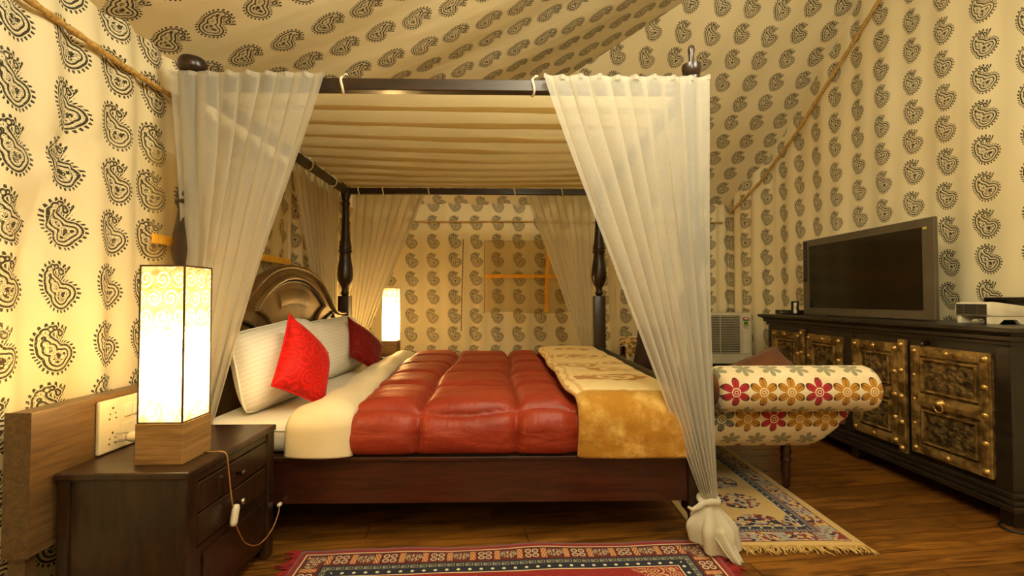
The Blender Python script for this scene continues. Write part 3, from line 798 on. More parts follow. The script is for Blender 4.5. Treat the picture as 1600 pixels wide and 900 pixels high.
# ------------------------------------------------------------------ curtains
def hump(t, c, w_): return exp(-((t - c) / w_) ** 2)
def curtain(name, label, A, B, G, npl, bow=.0, spread=.03, zg=None, amp=.022, rows=44, bell=1.0, mat='sheer', side=(0, -1), gspan=(0, 0), hem=None, ties=(), ex=1.25):
    """pleated sheer from rail points A..B gathered at G"""
    A, B, G = Vector(A), Vector(B), Vector(G)
    root = thing(name, label, 'curtain', (G.x, G.y, G.z), 'sheer bed curtains')
    L = (B - A).length; D = (B - A).normalized(); Nn = Vector((side[0], side[1], 0))
    nu = npl * 16
    over = 2.3 * L / (2 * pi * npl)
    def fn(a, b):
        # a along the width, b down
        wid = 1 - sm(b) * .0
        s_ = a * L + over * sin(2 * pi * npl * a)
        ptop = A + D * max(-.01, min(L + .01, s_))
        gg = G + D * lerp(gspan[0], gspan[1], a) * 1.0
        e = b ** ex
        p = ptop.lerp(gg, e)
        p.z = lerp(A.z, G.z, b)
        p += D * (bow * sin(pi * b) * (1 - 2 * a))
        fold = cos(2 * pi * npl * a + .6 * sin(b * 4 + a * 9))
        p += Nn * (amp * .75 * fold * (1 - .55 * b) + spread * sin(pi * a) * b)
        p += Nn * .008 * noise.noise(Vector((a * 14, b * 3, A.x * 3)))
        return (p.x, p.y, p.z, a * L * 2.4, b * 1.6)
    o = MB().grid(nu, rows, fn).obj('panel', mat, root, smooth=True)
    # stitched top hem
    def hm(a, b):
        s_ = a * L; p = A + D * s_ + Vector((0, 0, lerp(.004, -.016, b) + .003 * sin(a * 40))) + Nn * (amp * 1.02 * cos(2 * pi * npl * a) * .9 + .0015)
        return (p.x, p.y, p.z, a, b)
    MB().grid(nu, 1, hm).obj('top_hem', 'sheer', root, smooth=True)
    return root
nl = curtain('bed_curtain', 'sheer cream curtain gathered beside the near lamp at the head', (-1.345, 1.925, 1.925), (-.722, 1.925, 1.925), (-1.235, 1.935, .40), 8, bow=.035, gspan=(-.07, .05), amp=.020, ex=1.12)
nr = curtain('bed_curtain', 'long sheer cream curtain knotted near the floor at the foot', (.172, 1.925, 1.925), (.862, 1.925, 1.925), (.828, 1.885, .205), 9, bow=.012, gspan=(-.03, .035), amp=.022, ex=1.08, spread=.02)
# knot, tail of the knotted curtain
b = MB().tube([(.828 + .034 * cos(a), 1.885 + .034 * sin(a), .20 + .006 * sin(3 * a)) for a in [2 * pi * k / 20 for k in range(21)]], .013, 8)
b.tube([(.80, 1.86, .20), (.775, 1.855, .185), (.752, 1.858, .172), (.738, 1.87, .178)], [.012, .011, .009, .005], 8)
b.obj('knot', 'sheer_dense', nr, smooth=True)
def tail(a, b_):
    th = 2 * pi * a * 1.0; z = lerp(.21, .012 + .05 * (.5 - .5 * cos(th + .9)), b_)
    r = lerp(.026, .092, sm(b_ * 1.5)) * (1 - .08 * b_)
    pl = 1 + .22 * sin(th * 6 + b_ * 2) * sm(b_ * 2)
    cx = .828 - .005 * b_ + .02 * b_ * b_; cy = 1.875 - .015 * b_
    return (cx + r * pl * cos(th), cy + r * .75 * pl * sin(th), z, a, b_)
MB().grid(96, 18, tail).obj('tail', 'sheer_dense', nr, smooth=True)
def tip(a, b_):
    x = lerp(.84, .885, b_) + lerp(-.03, .03, a) * (1.25 - .5 * b_); y = 1.815 - .055 * b_ + .012 * sin(a * 9)
    return (x, y, lerp(.12, .012, b_ ** .7) + .004 * cos(a * 12), a, b_)
MB().grid(14, 10, tip).obj('tail_tip', 'sheer_dense', nr, smooth=True, solid=.003)
fl_ = curtain('bed_curtain', 'sheer cream curtain drawn to the far head post by the second lamp', (-1.245, 3.945, 1.92), (-.625, 3.945, 1.92), (-1.20, 3.955, .62), 8, gspan=(-.05, .04), amp=.018, rows=30, ex=1.0, mat='sheer_far')
fr_ = curtain('bed_curtain', 'sheer cream curtain drawn to the far foot post before the net window', (.185, 3.945, 1.92), (.77, 3.945, 1.92), (.735, 3.955, .55), 8, gspan=(-.04, .03), amp=.018, rows=30, ex=1.0, mat='sheer_far')
hs = curtain('bed_curtain', 'sheer cream curtain hanging from the head rail behind the headboard', (-1.325, 2.98, 1.92), (-1.325, 3.86, 1.92), (-1.325, 3.70, .70), 9, gspan=(-.14, .10), amp=.014, rows=30, side=(-1, 0), spread=.0, ex=1.2, mat='sheer_far')
fs = curtain('bed_curtain', 'narrow sheer cream curtain right of the far foot post', (.855, 3.30, 1.92), (.855, 3.86, 1.92), (.885, 3.68, .45), 6, gspan=(-.12, .12), amp=.016, rows=30, side=(1, 0), spread=.0, ex=.8, mat='sheer_far')
# canopy cloth with tie loops
cn = thing('bed_canopy', 'pleated sheer cloth stretched over the canopy rails', 'canopy', (-.24, 2.935, 1.88))
def cano(a, b):
    x = lerp(HX + .03, FX - .03, a); npl = 10; L = FY - NY - .02
    s_ = b * L + 2.5 * L / (2 * pi * npl) * sin(2 * pi * npl * b + .8 * sin(a * 2.5 + b * 5))
    y = NY + .01 + max(0, min(L, s_))
    z = 1.925 + .008 * cos(2 * pi * npl * b + a) - .022 * sin(pi * a) * sin(pi * b) + .004 * noise.noise(Vector((a * 6, b * 25, 1)))
    ed = min(b, 1 - b) * 12
    if ed < 1: z = lerp(1.925, z, ed)
    return (x, y, z, b * 4.5, a * 2)
MB().grid(40, 300, cano).obj('cloth', 'canopy', cn, smooth=True)
def loop_tie(x, y, alongx=True, parent=cn):
    r1, r2 = .030, .034; pts = []
    for k in range(21):
        a = 2 * pi * k / 20
        if alongx: pts.append((x + .004 * sin(a * 2), y + r1 * cos(a), 1.897 + r2 * sin(a)))
        else: pts.append((x + r1 * cos(a), y + .004 * sin(a * 2), 1.897 + r2 * sin(a)))
    b = MB().tube(pts, .0055, 6)
    b.tube([(x, y - .01, 1.93), (x + .012, y - .012, 1.941), (x + .02, y - .012, 1.938)], .005, 6)
    b.obj('tie', 'tape', parent, smooth=True)
for x in (-.665, .132): loop_tie(x, NY)
for x in (-1.18, -.98, -.605, .105, .50): loop_tie(x, FY)
for y in (3.15, 3.60): loop_tie(HX, y, False)

# ================================================================== nightstands and lamps
def nightstand(label, x0, x1, y0, y1, zt):
    r = thing('nightstand', label, 'nightstand', ((x0 + x1) / 2, (y0 + y1) / 2, 0), 'dark wooden nightstands')
    MB().box(x0, x1, y0, y1, zt - .022, zt).obj('top', 'darkv', r, bevel=.005)
    for ya_ in (y0 + .012, y1 - .03): MB().box(x0 + .012, x1 - .014, ya_, ya_ + .018, .03, zt - .022).obj('side_panel', 'darkv', r)
    MB().box(x0 + .005, x0 + .02, y0 + .012, y1 - .012, .05, zt - .022).obj('back_panel', 'darkv', r)
    MB().box(x0 + .012, x1 - .02, y0 + .03, y1 - .03, .05, .075).obj('bottom', 'darkv', r)
    MB().box(x1 - .035, x1 - .006, y0 + .006, y0 + .055, 0, zt - .022).obj('leg', 'darkv', r, bevel=.003)
    MB().box(x1 - .035, x1 - .006, y1 - .055, y1 - .006, 0, zt - .022).obj('leg', 'darkv', r, bevel=.003)
    MB().box(x0 + .006, x0 + .04, y0 + .006, y0 + .045, 0, zt - .022).obj('leg', 'darkv', r, bevel=.003)
    MB().box(x0 + .006, x0 + .04, y1 - .045, y1 - .006, 0, zt - .022).obj('leg', 'darkv', r, bevel=.003)
    ya, yb = y0 + .058, y1 - .058
    MB().box(x1 - .034, x1 - .012, ya, yb, zt - .047, zt - .022).obj('rail', 'darkv', r)
    for za, zb in ((zt - .140, zt - .052), (zt - .238, zt - .146)):
        d = MB().box(x1 - .034, x1 - .008, ya + .002, yb - .002, za, zb).obj('drawer', 'darkv', r, bevel=.003)
        kn = MB().lathe([(.005, 0), (.005, .012), (.011, .018), (.012, .024), (.007, .029), (.001, .03)], (x1 - .008, (ya + yb) / 2, (za + zb) / 2), 12, 'x')
        kn.obj('knob', 'silver' if za < zt - .2 else 'dark', d, smooth=True)
        MB().lathe([(.004, 0), (.004, .003), (.001, .004)], (x1 - .008, (ya + yb) / 2 - .09, (za + zb) / 2 + .02), 8, 'x').obj('keyhole', 'silver', d)
    dr = MB().box(x1 - .034, x1 - .012, ya + .002, yb - .002, .07, zt - .244).obj('door', 'dark', r, bevel=.003)
    MB().box(x1 - .012, x1 - .006, ya + .03, yb - .03, .10, zt - .272).obj('door_panel', 'dark', dr, bevel=.004)
    return r
ns1 = nightstand('dark wooden nightstand in front holding the large lit lamp', -1.272, -.895, 1.375, 1.905, .505)
copy_tree(ns1, (ns1.location.x + .03, 4.30, 0), 'dark wooden nightstand beyond the bed under the far lamp')

def lamp(label, cx, cy, z0, energy):
    r = thing('table_lamp', label, 'lamp', (cx, cy, z0), 'square paper bedside lamps')
    h = .0705; zb = z0 + .122; zt = z0 + .597; g = .0655
    b = MB().box(cx - h, cx + h, cy - h, cy + h, z0, zb)
    b.obj('base', 'lampbase', r, bevel=.002)
    MB().box(cx - h + .004, cx + h - .004, cy - h + .004, cy + h - .004, zb, zb + .004).obj('base_rim', 'wire', r)
    for i in range(4):
        a = i * pi / 2; ux, uy = cos(a), sin(a)
        def fn(p, q, ux=ux, uy=uy, i=i):
            w_ = (2 * p - 1) * g; x = cx + ux * w_ + uy * g; y = cy + uy * w_ - ux * g
            return (x, y, lerp(zb + .004, zt, q), w_ + i * .137 + .3, q * .475)
        MB().grid(1, 1, fn).obj('paper_side', 'paper', r)
    for sx in (-1, 1):
        for sy in (-1, 1): MB().box(cx + sx * g - .0022, cx + sx * g + .0022, cy + sy * g - .0022, cy + sy * g + .0022, zb, zt + .002).obj('edge_wire', 'wire', r)
    b = MB()
    for s_ in (-1, 1):
        b.box(cx - g, cx + g, cy + s_ * g - .0022, cy + s_ * g + .0022, zt - .002, zt + .003).box(cx + s_ * g - .0022, cx + s_ * g + .0022, cy - g, cy + g, zt - .002, zt + .003)
    b.obj('top_wire', 'wire', r)
    b = MB().lathe([(.018, zb), (.018, zb + .05), (.012, zb + .055)], (cx, cy, 0), 12); b.obj('bulb_holder', 'white', r)
    l = bulb('bedside_bulb', (cx, cy, z0 + .30), energy, (1.0, .88, .60), .028)
    l.parent = r; l.location = (0, 0, .29)
    return r
lamp1 = lamp('large square paper lamp glowing on the front nightstand', -1.027, 1.512, .505, LAMP_W)
lamp2 = lamp('square paper lamp glowing on the far nightstand beyond the bed', -1.005, 4.30, .505, LAMP_W * 3.0)
# flex of the near lamp with an inline switch
fx = thing('lamp_cord', 'thin brown lamp cord with a white inline switch over the nightstand edge', 'cord', (-.885, 1.6, .3))
P1 = dens([(-.955, 1.55, .511), (-.925, 1.545, .5105), (-.900, 1.545, .511), (-.886, 1.548, .500), (-.882, 1.553, .45), (-.880, 1.565, .37), (-.878, 1.573, .322)], 6)
P2 = dens([(-.878, 1.590, .262), (-.880, 1.612, .225), (-.882, 1.66, .162), (-.884, 1.735, .115), (-.884, 1.80, .105), (-.882, 1.86, .122), (-.880, 1.90, .165), (-.89, 1.915, .18)], 6)
MB().tube(P1, .0024, 6).obj('flex', 'cord', fx, smooth=True); MB().tube(P2, .0024, 6).obj('flex', 'cord', fx, smooth=True)
b = MB().lathe([(.002, -.034), (.011, -.031), (.014, -.02), (.0135, 0), (.014, .02), (.011, .031), (.002, .034)], (0, 0, 0), 14, M=Matrix.Rotation(-.28, 3, 'X').to_4x4() @ Matrix.Diagonal((.8, 1, 1, 1)))
b.v = [p + Vector((-.876, 1.582, .292)) for p in b.v]; b.obj('inline_switch', 'white', fx, smooth=True)
MB().lathe([(.006, -.012), (.008, -.006), (.008, .006), (.005, .012)], (-.886, 1.918, .182), 10, 'y').obj('cord_clip', 'white', fx, smooth=True)

# laminate panel on the wall with the socket plate
pn = thing('wall_panel', 'brown wood-laminate board standing behind the front nightstand', 'panel', (-1.31, 1.62, 0))
MB().box(-1.345, -1.277, 1.315, 1.925, .30, .690).obj('board', 'laminate', pn, bevel=.002)
MB().box(-1.347, -1.275, 1.312, 1.3149, .30, .692).obj('edge_band', 'laminate', pn)
MB().box(-1.345, -1.30, 1.33, 1.36, 0, .30).box(-1.345, -1.30, 1.88, 1.91, 0, .30).obj('support', 'laminate', pn)
sp = thing('socket_plate', 'ivory switch and socket plate on the brown board', 'socket', (-1.277, 1.62, .515))
MB().box(-1.2765, -1.262, 1.515, 1.76, .508, .676).obj('plate', 'ivory', sp, bevel=.005)
for zc in (.628, .548):
    for dy, dz, rr in ((0, .02, .0038), (-.011, .002, .0026), (.011, .002, .0026), (-.013, -.014, .003), (.013, -.014, .003)):
        MB().lathe([(rr, 0), (rr, .0012)], (-1.2625, 1.565 + dy, zc + dz), 10, 'x').obj('pin_hole', 'hole', sp)
for yy in (1.625, 1.66): MB().box(-1.263, -1.256, yy - .015, yy + .015, .61, .65).obj('rocker_switch', 'white', sp, bevel=.002)
MB().box(-1.263, -1.259, 1.60, 1.75, .53, .59).obj('module', 'ivory', sp, bevel=.002)
pg = thing('plug', 'white plug half pushed into the lower socket', 'plug', (-1.22, 1.585, .545))
MB().lathe([(.012, 0), (.016, .01), (.018, .03), (.013, .05), (.006, .06)], (-1.232, 1.59, .548), 14, 'x').obj('body', 'white', pg, smooth=True)
for dz, dy in ((.014, 0), (-.01, .008), (-.01, -.008)): MB().tube([(-1.262, 1.578 + dy, .548 + dz), (-1.23, 1.588 + dy, .548 + dz)], .0022, 6).obj('pin', 'silver', pg)
MB().box(-1.212, -1.200, 1.59, 1.612, .5055, .542).obj('tag', 'bluetag', pg, bevel=.003)

# ================================================================== rugs
def rugobj(name, label, cx, cy, rot, hx, hy, mat, fmat, ends, fr_len, wave):
    r = thing(name, label, 'rug', (cx, cy, 0)); ca_, sa_ = cos(rot), sin(rot)
    def W(x, y): return cx + x * ca_ - y * sa_, cy + x * sa_ + y * ca_
    def fn(a, b):
        x, y = lerp(-hx, hx, a), lerp(-hy, hy, b); X_, Y_ = W(x, y)
        z = .0075 + wave * max(0, noise.noise(Vector((x * 3.2, y * 3.2, cx)))) + wave * .6 * max(0, sin(x * 13)) * sm((abs(y) - hy + .1) / .1)
        return (X_, Y_ + .006 * sin(x * 9) * sm((abs(y) - hy + .1) / .1), z, x, y)
    MB().grid(70, 50, fn).obj('pile', mat, r, smooth=True, solid=.006)
    b = MB()
    for s_ in ends:
        n = 190
        for k in range(n):
            t = lerp(-1, 1, (k + random.random()) / n); L = fr_len * random.uniform(.65, 1.15) * (1 + .35 * sin(k * .31))
            j = random.uniform(-.012, .012) + .01 * sin(k * .5)
            if s_ in ('y-', 'y+'):
                q = -1 if s_ == 'y-' else 1
                p0 = (t * hx, q * (hy - .004)); p1 = (t * hx + j * .6, q * (hy + L * .6)); p2 = (t * hx + j * 1.6, q * (hy + L))
            else:
                q = -1 if s_ == 'x-' else 1
                p0 = (q * (hx - .004), t * hy); p1 = (q * (hx + L * .6), t * hy + j * .6); p2 = (q * (hx + L), t * hy + j * 1.6)
            b.tube([W(*p0) + (.008,), W(*p1) + (.007 + random.random() * .005,), W(*p2) + (.003 + .004 * random.random(),)], [.0026, .0024, .0012], 4)
    b.obj('fringe', fmat, r, kind='stuff')
    return r
rugobj('rug', 'red and navy patterned rug on the floor along the bed', .04, 1.466, .034, .81, .46, 'rug_red', 'redfringe', ('x-', 'x+'), .045, .006)
rugobj('rug', 'beige patterned rug with cream fringe at the foot of the bed', 1.172, 2.695, -.028, .325, .80, 'rug_beige', 'fringe', ('y-', 'y+'), .045, .003)

# ================================================================== settee at the foot of the bed
st = thing('settee', 'floral upholstered settee with a rolled arm at the bed foot', 'settee', (1.38, 3.1, 0))
SX0, SX1 = 1.005, 1.765
def armprof(near):
    # cross-section (y,z) of a scroll arm: roll on top, curved apron beneath
    P = []; cy, cz, r = 2.235, .575, .108
    for k in range(23):
        a = math.radians(20 + 250 * k / 22); P.append((cy + r * cos(a), cz + r * sin(a)))   # from inner top over the outside to the bottom
    P += [(2.275, .455), (2.27, .42), (2.285, .37), (2.32, .31), (2.385, .258), (2.47, .235), (2.56, .235)]
    if not near: P = [(2 * 3.14 - y, z) for y, z in P]
    return P
def arm(near):
    P = armprof(near); s_ = [0]
    for p, q in zip(P, P[1:]): s_.append(s_[-1] + hypot(q[0] - p[0], q[1] - p[1]))
    nx = 44
    def fn(a, b):
        i = min(len(P) - 1, int(round(b * (len(P) - 1)))); y, z = P[i]
        low = sm((s_[i] - .40) / .35)
        x0, x1 = SX0 + .02 * low, SX1 - .16 * low
        t = 2 * a - 1; x = lerp(x0, x1, .5 + .5 * sin(t * pi / 2) if i < 23 else a)
        # rounded ends of the roll
        if i < 23:
            e = max(0, (abs(t) - .70) / .30); k = sqrt(max(0.0, 1 - e ** 2.2)) if e < 1 else 0
            cy, cz = (2.235, .575) if near else (2 * 3.14 - 2.235, .575)
            k = .25 + .75 * k
            y = cy + (y - cy) * k; z = cz + (z - cz) * k
        else:
            e = max(0, (abs(t) - .86) / .14); ad = .03 * e * e; y += ad if near else -ad
        return (x, y, z, x, s_[i] + .02)
    o = MB().grid(nx, len(P) - 1, fn).obj('rolled_arm', 'star', st, smooth=True)
    inner = MB()
    sgn = 1 if near else -1; yy = 2.33 if near else 2 * 3.14 - 2.33
    def fi(a, b):
        x = lerp(SX0 + .03, SX1 - .06, a); z = lerp(.62, .40, b)
        return (x, yy + sgn * (.01 + .12 * b * b), z, x, b * .3)
    MB().grid(12, 8, fi).obj('inner_arm', 'star', o, smooth=True, solid=.02)
    for xx in (SX0 - .004,):
        MB().lathe([(.002, 0), (.06, .0), (.075, .01), (.078, .02)], (xx - .004, 2.235 if near else 2 * 3.14 - 2.235, .575), 20, 'x').obj('arm_end', 'velvet', o, smooth=True)
arm(True); arm(False)
rbox(SX0 + .03, SX1 - .17, 2.36, 3.92, .30, .43, .04, 'seat', 'redtrim', st)
MB().box(SX0 + .035, SX1 - .19, 2.46, 3.82, .235, .30).obj('seat_rail', 'darkv', st, bevel=.006)
lp = [(.014, 0), (.019, .01), (.021, .05), (.024, .11), (.022, .13), (.027, .14), (.027, .155), (.022, .165), (.028, .185), (.028, .20), (.024, .21), (.027, .25)]
for x, y in ((1.515, 2.50), (1.07, 2.50), (1.515, 3.78), (1.07, 3.78)):
    MB().lathe(lp, (x, y, .0 if x > 1.5 else .012), 14).obj('leg', 'redwood', st, smooth=True, auto=.9)
cushion('sofa_cushion', [(1.37, 2.60, .43), (1.70, 2.60, .58), (1.555, 2.66, .735), (1.23, 2.66, .60)], .13, 'velvet', 'brown velvet cushion standing behind the rolled settee arm', 'cushion', 'brown velvet cushions', 'velvet')
cushion('sofa_cushion', [(1.00, 3.62, .445), (1.34, 3.62, .445), (1.36, 3.76, .80), (1.10, 3.76, .79)], .13, 'velvetdark', 'dark brown velvet cushion against the far settee arm', 'cushion', 'brown velvet cushions', 'velvetdark')

# ================================================================== sideboard
sb = thing('sideboard', 'long black wooden sideboard with carved brass doors under the television', 'sideboard', (2.45, 2.985, 0))
BX, Y0, Y1 = 2.25, 2.04, 3.93; BK = 2.66
MB().box(BX + .006, BK, Y0 + .006, Y1 - .006, .085, .80).obj('carcass', 'ebony', sb, bevel=.003)
for ya_ in (Y0, Y1 - .075, 2.975): MB().box(BX, BX + .012, ya_, ya_ + .075, .15, .79).obj('stile', 'ebony', sb, bevel=.002)
for z0, z1, o_ in ((.815, .842, .03), (.842, .853, .042), (.853, .876, .06)): MB().box(BX - o_, BK + .01, Y0 - o_, Y1 + o_, z0, z1).obj('top' if o_ > .05 else 'cornice', 'ebony', sb, bevel=.005)
MB().box(BX - .012, BK, Y0 - .012, Y1 + .012, .795, .815).obj('cornice', 'ebony', sb, bevel=.004)
for z0, z1, o_ in ((.08, .105, .055), (.105, .125, .042), (.125, .15, .02)): MB().box(BX - o_, BK, Y0 - o_, Y1 + o_, z0, z1).obj('plinth', 'ebony', sb, bevel=.005)
for x in (BX - .01, BK - .06):
    for y in (Y0 - .01, 2.93, Y1 - .05): MB().box(x, x + .06, y, y + .06, 0, .08).obj('foot', 'ebony', sb, bevel=.004)
stud_me = None
def stud(y, z, x, par, r=.014):
    global stud_me
    if stud_me is None:
        o = MB().lathe([(1.25, 0), (1.25, .15), (1.0, .2), (.92, .5), (.65, .82), (.3, .96), (.02, 1.0)], (0, 0, 0), 12, 'x').obj('stud', 'brassknob', None, smooth=True)
        for p in o.data.vertices: p.co.x *= -1
        bm = bmesh.new(); bm.from_mesh(o.data); bmesh.ops.recalc_face_normals(bm, faces=bm.faces); bm.to_mesh(o.data); bm.free()
        stud_me = o.data; bpy.data.objects.remove(o)
    o = bpy.data.objects.new('stud', stud_me); COL.objects.link(o); o.parent = par; o.scale = (r, r, r)
    o.location = Vector((x, y, z)) - origin(par)
def carved(y0, y1, z0, z1, x, par):
    ny, nz_ = 44, 34
    def fn(a, b):
        y, z = lerp(y0, y1, a), lerp(z0, z1, b); p = Vector((y * 24, z * 24, 0))
        q = noise.voronoi(p, distance_metric='DISTANCE')[0]
        h = .5 + .5 * sin(q[0] * 15 + 4 * noise.noise(p * .5)); h = h * .6 + .4 * (q[1] - q[0])
        e = min(a, 1 - a, b, 1 - b) * 9
        return (x - .009 * h * min(1, e), y, z, y, z)
    MB().grid(ny, nz_, fn).obj('carved_panel', 'brassdark', par, smooth=True)
    b = MB(); g = .010
    for (a0, a1, c0, c1) in ((y0 - g, y1 + g, z0 - g, z0), (y0 - g, y1 + g, z1, z1 + g), (y0 - g, y0, z0, z1), (y1, y1 + g, z0, z1)): b.box(x - .016, x + .004, a0, a1, c0, c1)
    b.obj('panel_moulding', 'brass', par, bevel=.003)
def relief(y0, y1, z0, z1, x, par, nu, nv):
    def fn(a, b):
        y, z = lerp(y0, y1, a), lerp(z0, z1, b); h = abs(sin((y + z) * 75)) * .6 + .4 * abs(sin((y - z) * 52))
        e = min(a, 1 - a, b, 1 - b) * 6
        return (x - .006 * h * min(1, e), y, z, y, z)
    MB().grid(nu, nv, fn).obj('scroll_strip', 'brass', par, smooth=True)
def door(y0, y1, near_free):
    """y0..y1 along the front; near_free True when the free (ring) stile is the smaller-y one"""
    z0, z1 = .178, .752; x = BX
    d = MB().box(x - .006, x + .005, y0, y1, z0, z1).obj('door', 'brassdark', sb)
    fw_ = .052
    b = MB()
    for (a0, a1, c0, c1) in ((y0, y0 + fw_, z0, z1), (y1 - fw_, y1, z0, z1), (y0 + fw_, y1 - fw_, z0, z0 + fw_), (y0 + fw_, y1 - fw_, z1 - fw_, z1)): b.box(x - .017, x - .005, a0, a1, c0, c1)
    b.obj('door_frame', 'brass', d, bevel=.004)
    zm = (z0 + z1) / 2
    MB().prism([(x - .006, zm - .036), (x - .020, zm - .026), (x - .024, zm), (x - .020, zm + .026), (x - .006, zm + .036)], 'y', y0 + fw_, y1 - fw_).obj('mid_rail', 'brass', d)
    for c0, c1 in ((z0 + fw_ + .022, zm - .058), (zm + .058, z1 - fw_ - .022)): carved(y0 + fw_ + .022, y1 - fw_ - .022, c0, c1, x - .006, d)
    relief(y0 + fw_ + .02, y1 - fw_ - .02, z0 + .008, z0 + fw_ - .008, x - .018, d, 60, 4)
    relief(y0 + fw_ + .02, y1 - fw_ - .02, z1 - fw_ + .008, z1 - .008, x - .018, d, 60, 4)
    for yy in (y0 + .008, y1 - fw_ + .008): relief(yy, yy + fw_ - .016, z0 + fw_, z1 - fw_, x - .018, d, 4, 80)
    for k in range(5):
        zz = lerp(z0 + .028, z1 - .028, k / 4)
        stud(y0 + .026, zz, x - .017, d); stud(y1 - .026, zz, x - .017, d, .011)
    for zz in (z0 + .026, z1 - .026): stud((y0 + y1) / 2, zz, x - .017, d)
    yr = lerp(y0, y1, .56)
    MB().lathe([(.024, 0), (.024, .006), (.016, .012), (.013, .024), (.006, .03)], (0, 0, 0), 14, 'x', M=Matrix.Diagonal((-1, 1, 1, 1))).obj('ring_boss', 'brassknob', d, smooth=True).location = Vector((x - .022, yr, zm + .006)) 
    ring = [(x - .040 - .004 * cos(a), yr + .024 * sin(a), zm - .014 + .024 * cos(a)) for a in [2 * pi * k / 20 for k in range(21)]]
    MB().tube(ring, .0038, 8).obj('ring_pull', 'brassknob', d, smooth=True)
    return d
def fixboss():
    for o in bpy.data.objects:
        if o.name.startswith('ring_boss'): o.location = o.location  # origin handled below
def hasp(y0, y1):
    h = MB().box(BX - .028, BX - .004, y0, y1, .150, .778).obj('centre_bar', 'brass', sb, bevel=.005)
    for k in range(5): stud((y0 + y1) / 2, lerp(.178, .75, k / 4), BX - .028, h, .013)
door(2.112, 2.535, True); hasp(2.56, 2.605); door(2.612, 2.965, False)
door(3.058, 3.415, True); hasp(3.436, 3.478); door(3.485, 3.855, False)
for k in (2.39,):
    MB().tube([(BX - .005, 2.44, .772), (BX - .04, 2.435, .768), (BX - .044, 2.43, .755)], [.013, .012, .009], 8).obj('latch_peg', 'dark', sb, smooth=True)
for o in [q for q in bpy.data.objects if q.name.split('.')[0] == 'ring_boss']:
    # the boss mesh was made around the world origin: bring it into the sideboard's frame
    og = Vector((2.45, 2.985, 0)); 
    for p in o.data.vertices: p.co += og
    o.location = o.location - og

# ================================================================== television and things on the sideboard
ZT = .8765
tv = thing('television', 'large grey-framed flat television with a dark screen', 'television', (2.45, 3.14, ZT))
TY0, TY1, TZ0, TZ1 = 2.575, 3.725, ZT + .004, 1.468
MB().box(2.42, 2.445, TY0, TY1, TZ0, TZ1).obj('casing', 'bezel', tv, bevel=.006)
MB().box(2.445, 2.52, TY0 + .12, TY1 - .07, TZ0 + .05, TZ1 - .06).obj('back_cover', 'black', tv, bevel=.01)
MB().box(2.4155, 2.42, TY0 + .075, TY1 - .085, TZ0 + .058, TZ1 - .052).obj('screen', 'screen', tv, bevel=.001)
MB().box(2.414, 2.421, TY1 - .055, TY1 - .018, TZ0 + .26, TZ1 - .012).obj('control_strip', 'black', tv, bevel=.003)
for k in range(7): MB().lathe([(.009, 0), (.009, .003)], (2.4125, TY1 - .036, TZ0 + .30 + k * .035), 10, 'x').obj('button', 'grey', tv)
MB().grid(24, 2, lambda a, b: (2.4185, 3.17 - .035 + .07 * (1 - a), TZ0 + .030 + .004 * sin(a * 4) + (b - .5) * .006 * (1 - .4 * a))).obj('logo', 'silver', tv)
MB().box(2.4165, 2.42, TY0 + .045, TY0 + .066, TZ1 - .066, TZ1 - .052).obj('corner_tag', 'sticker_yellow', tv)
MB().box(2.40, 2.58, TY0 + .3, TY1 - .3, ZT, ZT + .006).obj('stand', 'black', tv)
sbx = thing('set_top_box', 'flat black set-top box at the far end of the sideboard', 'box', (2.42, 3.86, ZT))
MB().box(2.33, 2.50, 3.755, 3.965, ZT + .003, ZT + .036).obj('case', 'black', sbx, bevel=.003)
MB().box(2.327, 2.331, 3.77, 3.95, ZT + .010, ZT + .028).obj('front_panel', 'screen', sbx)
MB().box(2.3255, 2.328, 3.85, 3.89, ZT + .014, ZT + .024).obj('display', 'silver', sbx)
for x in (2.345, 2.485):
    for y in (3.77, 3.95): MB().lathe([(.006, 0), (.006, .004)], (x, y, ZT), 8).obj('foot', 'black', sbx)
hg = thing('ornament', 'small black frame ornament between the set-top box and the television', 'ornament', (2.37, 3.725, ZT))
MB().box(2.335, 2.385, 3.729, 3.751, ZT, ZT + .012).box(2.335, 2.385, 3.729, 3.751, ZT + .098, ZT + .11).obj('plate', 'black', hg)
b = MB(); b.box(2.335, 2.341, 3.729, 3.751, ZT + .01, ZT + .1).box(2.379, 2.385, 3.729, 3.751, ZT + .01, ZT + .1); b.obj('post', 'black', hg)
MB().lathe([(.015, ZT + .012), (.016, ZT + .03), (.004, ZT + .055), (.016, ZT + .08), (.015, ZT + .098)], (2.36, 3.740, 0), 12).obj('glass', 'white', hg, smooth=True)
# fan heater
ht = thing('fan_heater', 'white fan heater with a dark grille on the near end of the sideboard', 'heater', (2.5, 2.36, ZT))
hp = [(2.42, .922), (2.42, .965), (2.426, .984), (2.45, .988), (2.60, .968), (2.625, .955), (2.63, .93), (2.60, .915), (2.43, .915)]
MB().prism(hp, 'y', 2.285, 2.465).obj('shell', 'white', ht, bevel=.006, smooth=True, auto=.6)
MB().box(2.4165, 2.421, 2.297, 2.453, .923, .977).obj('grille_recess', 'black', ht, bevel=.002)
for k in range(6): MB().box(2.4145, 2.417, 2.297, 2.453, .926 + k * .0092, .9285 + k * .0092).obj('grille_slat', 'grey', ht)
for y in (2.34, 2.41): MB().box(2.4140, 2.4165, y - .0015, y + .0015, .924, .976).obj('grille_bar', 'grey', ht)
for y0, y1 in ((2.29, 2.31), (2.44, 2.46)):
    MB().prism([(2.43, .918), (2.62, .918), (2.62, ZT), (2.585, ZT), (2.565, .898), (2.50, .898), (2.475, ZT), (2.43, ZT)], 'y', y0, y1).obj('foot', 'white', ht, bevel=.002)
bk = thing('box', 'black box behind the fan heater at the picture edge', 'box', (2.645, 2.40, ZT))
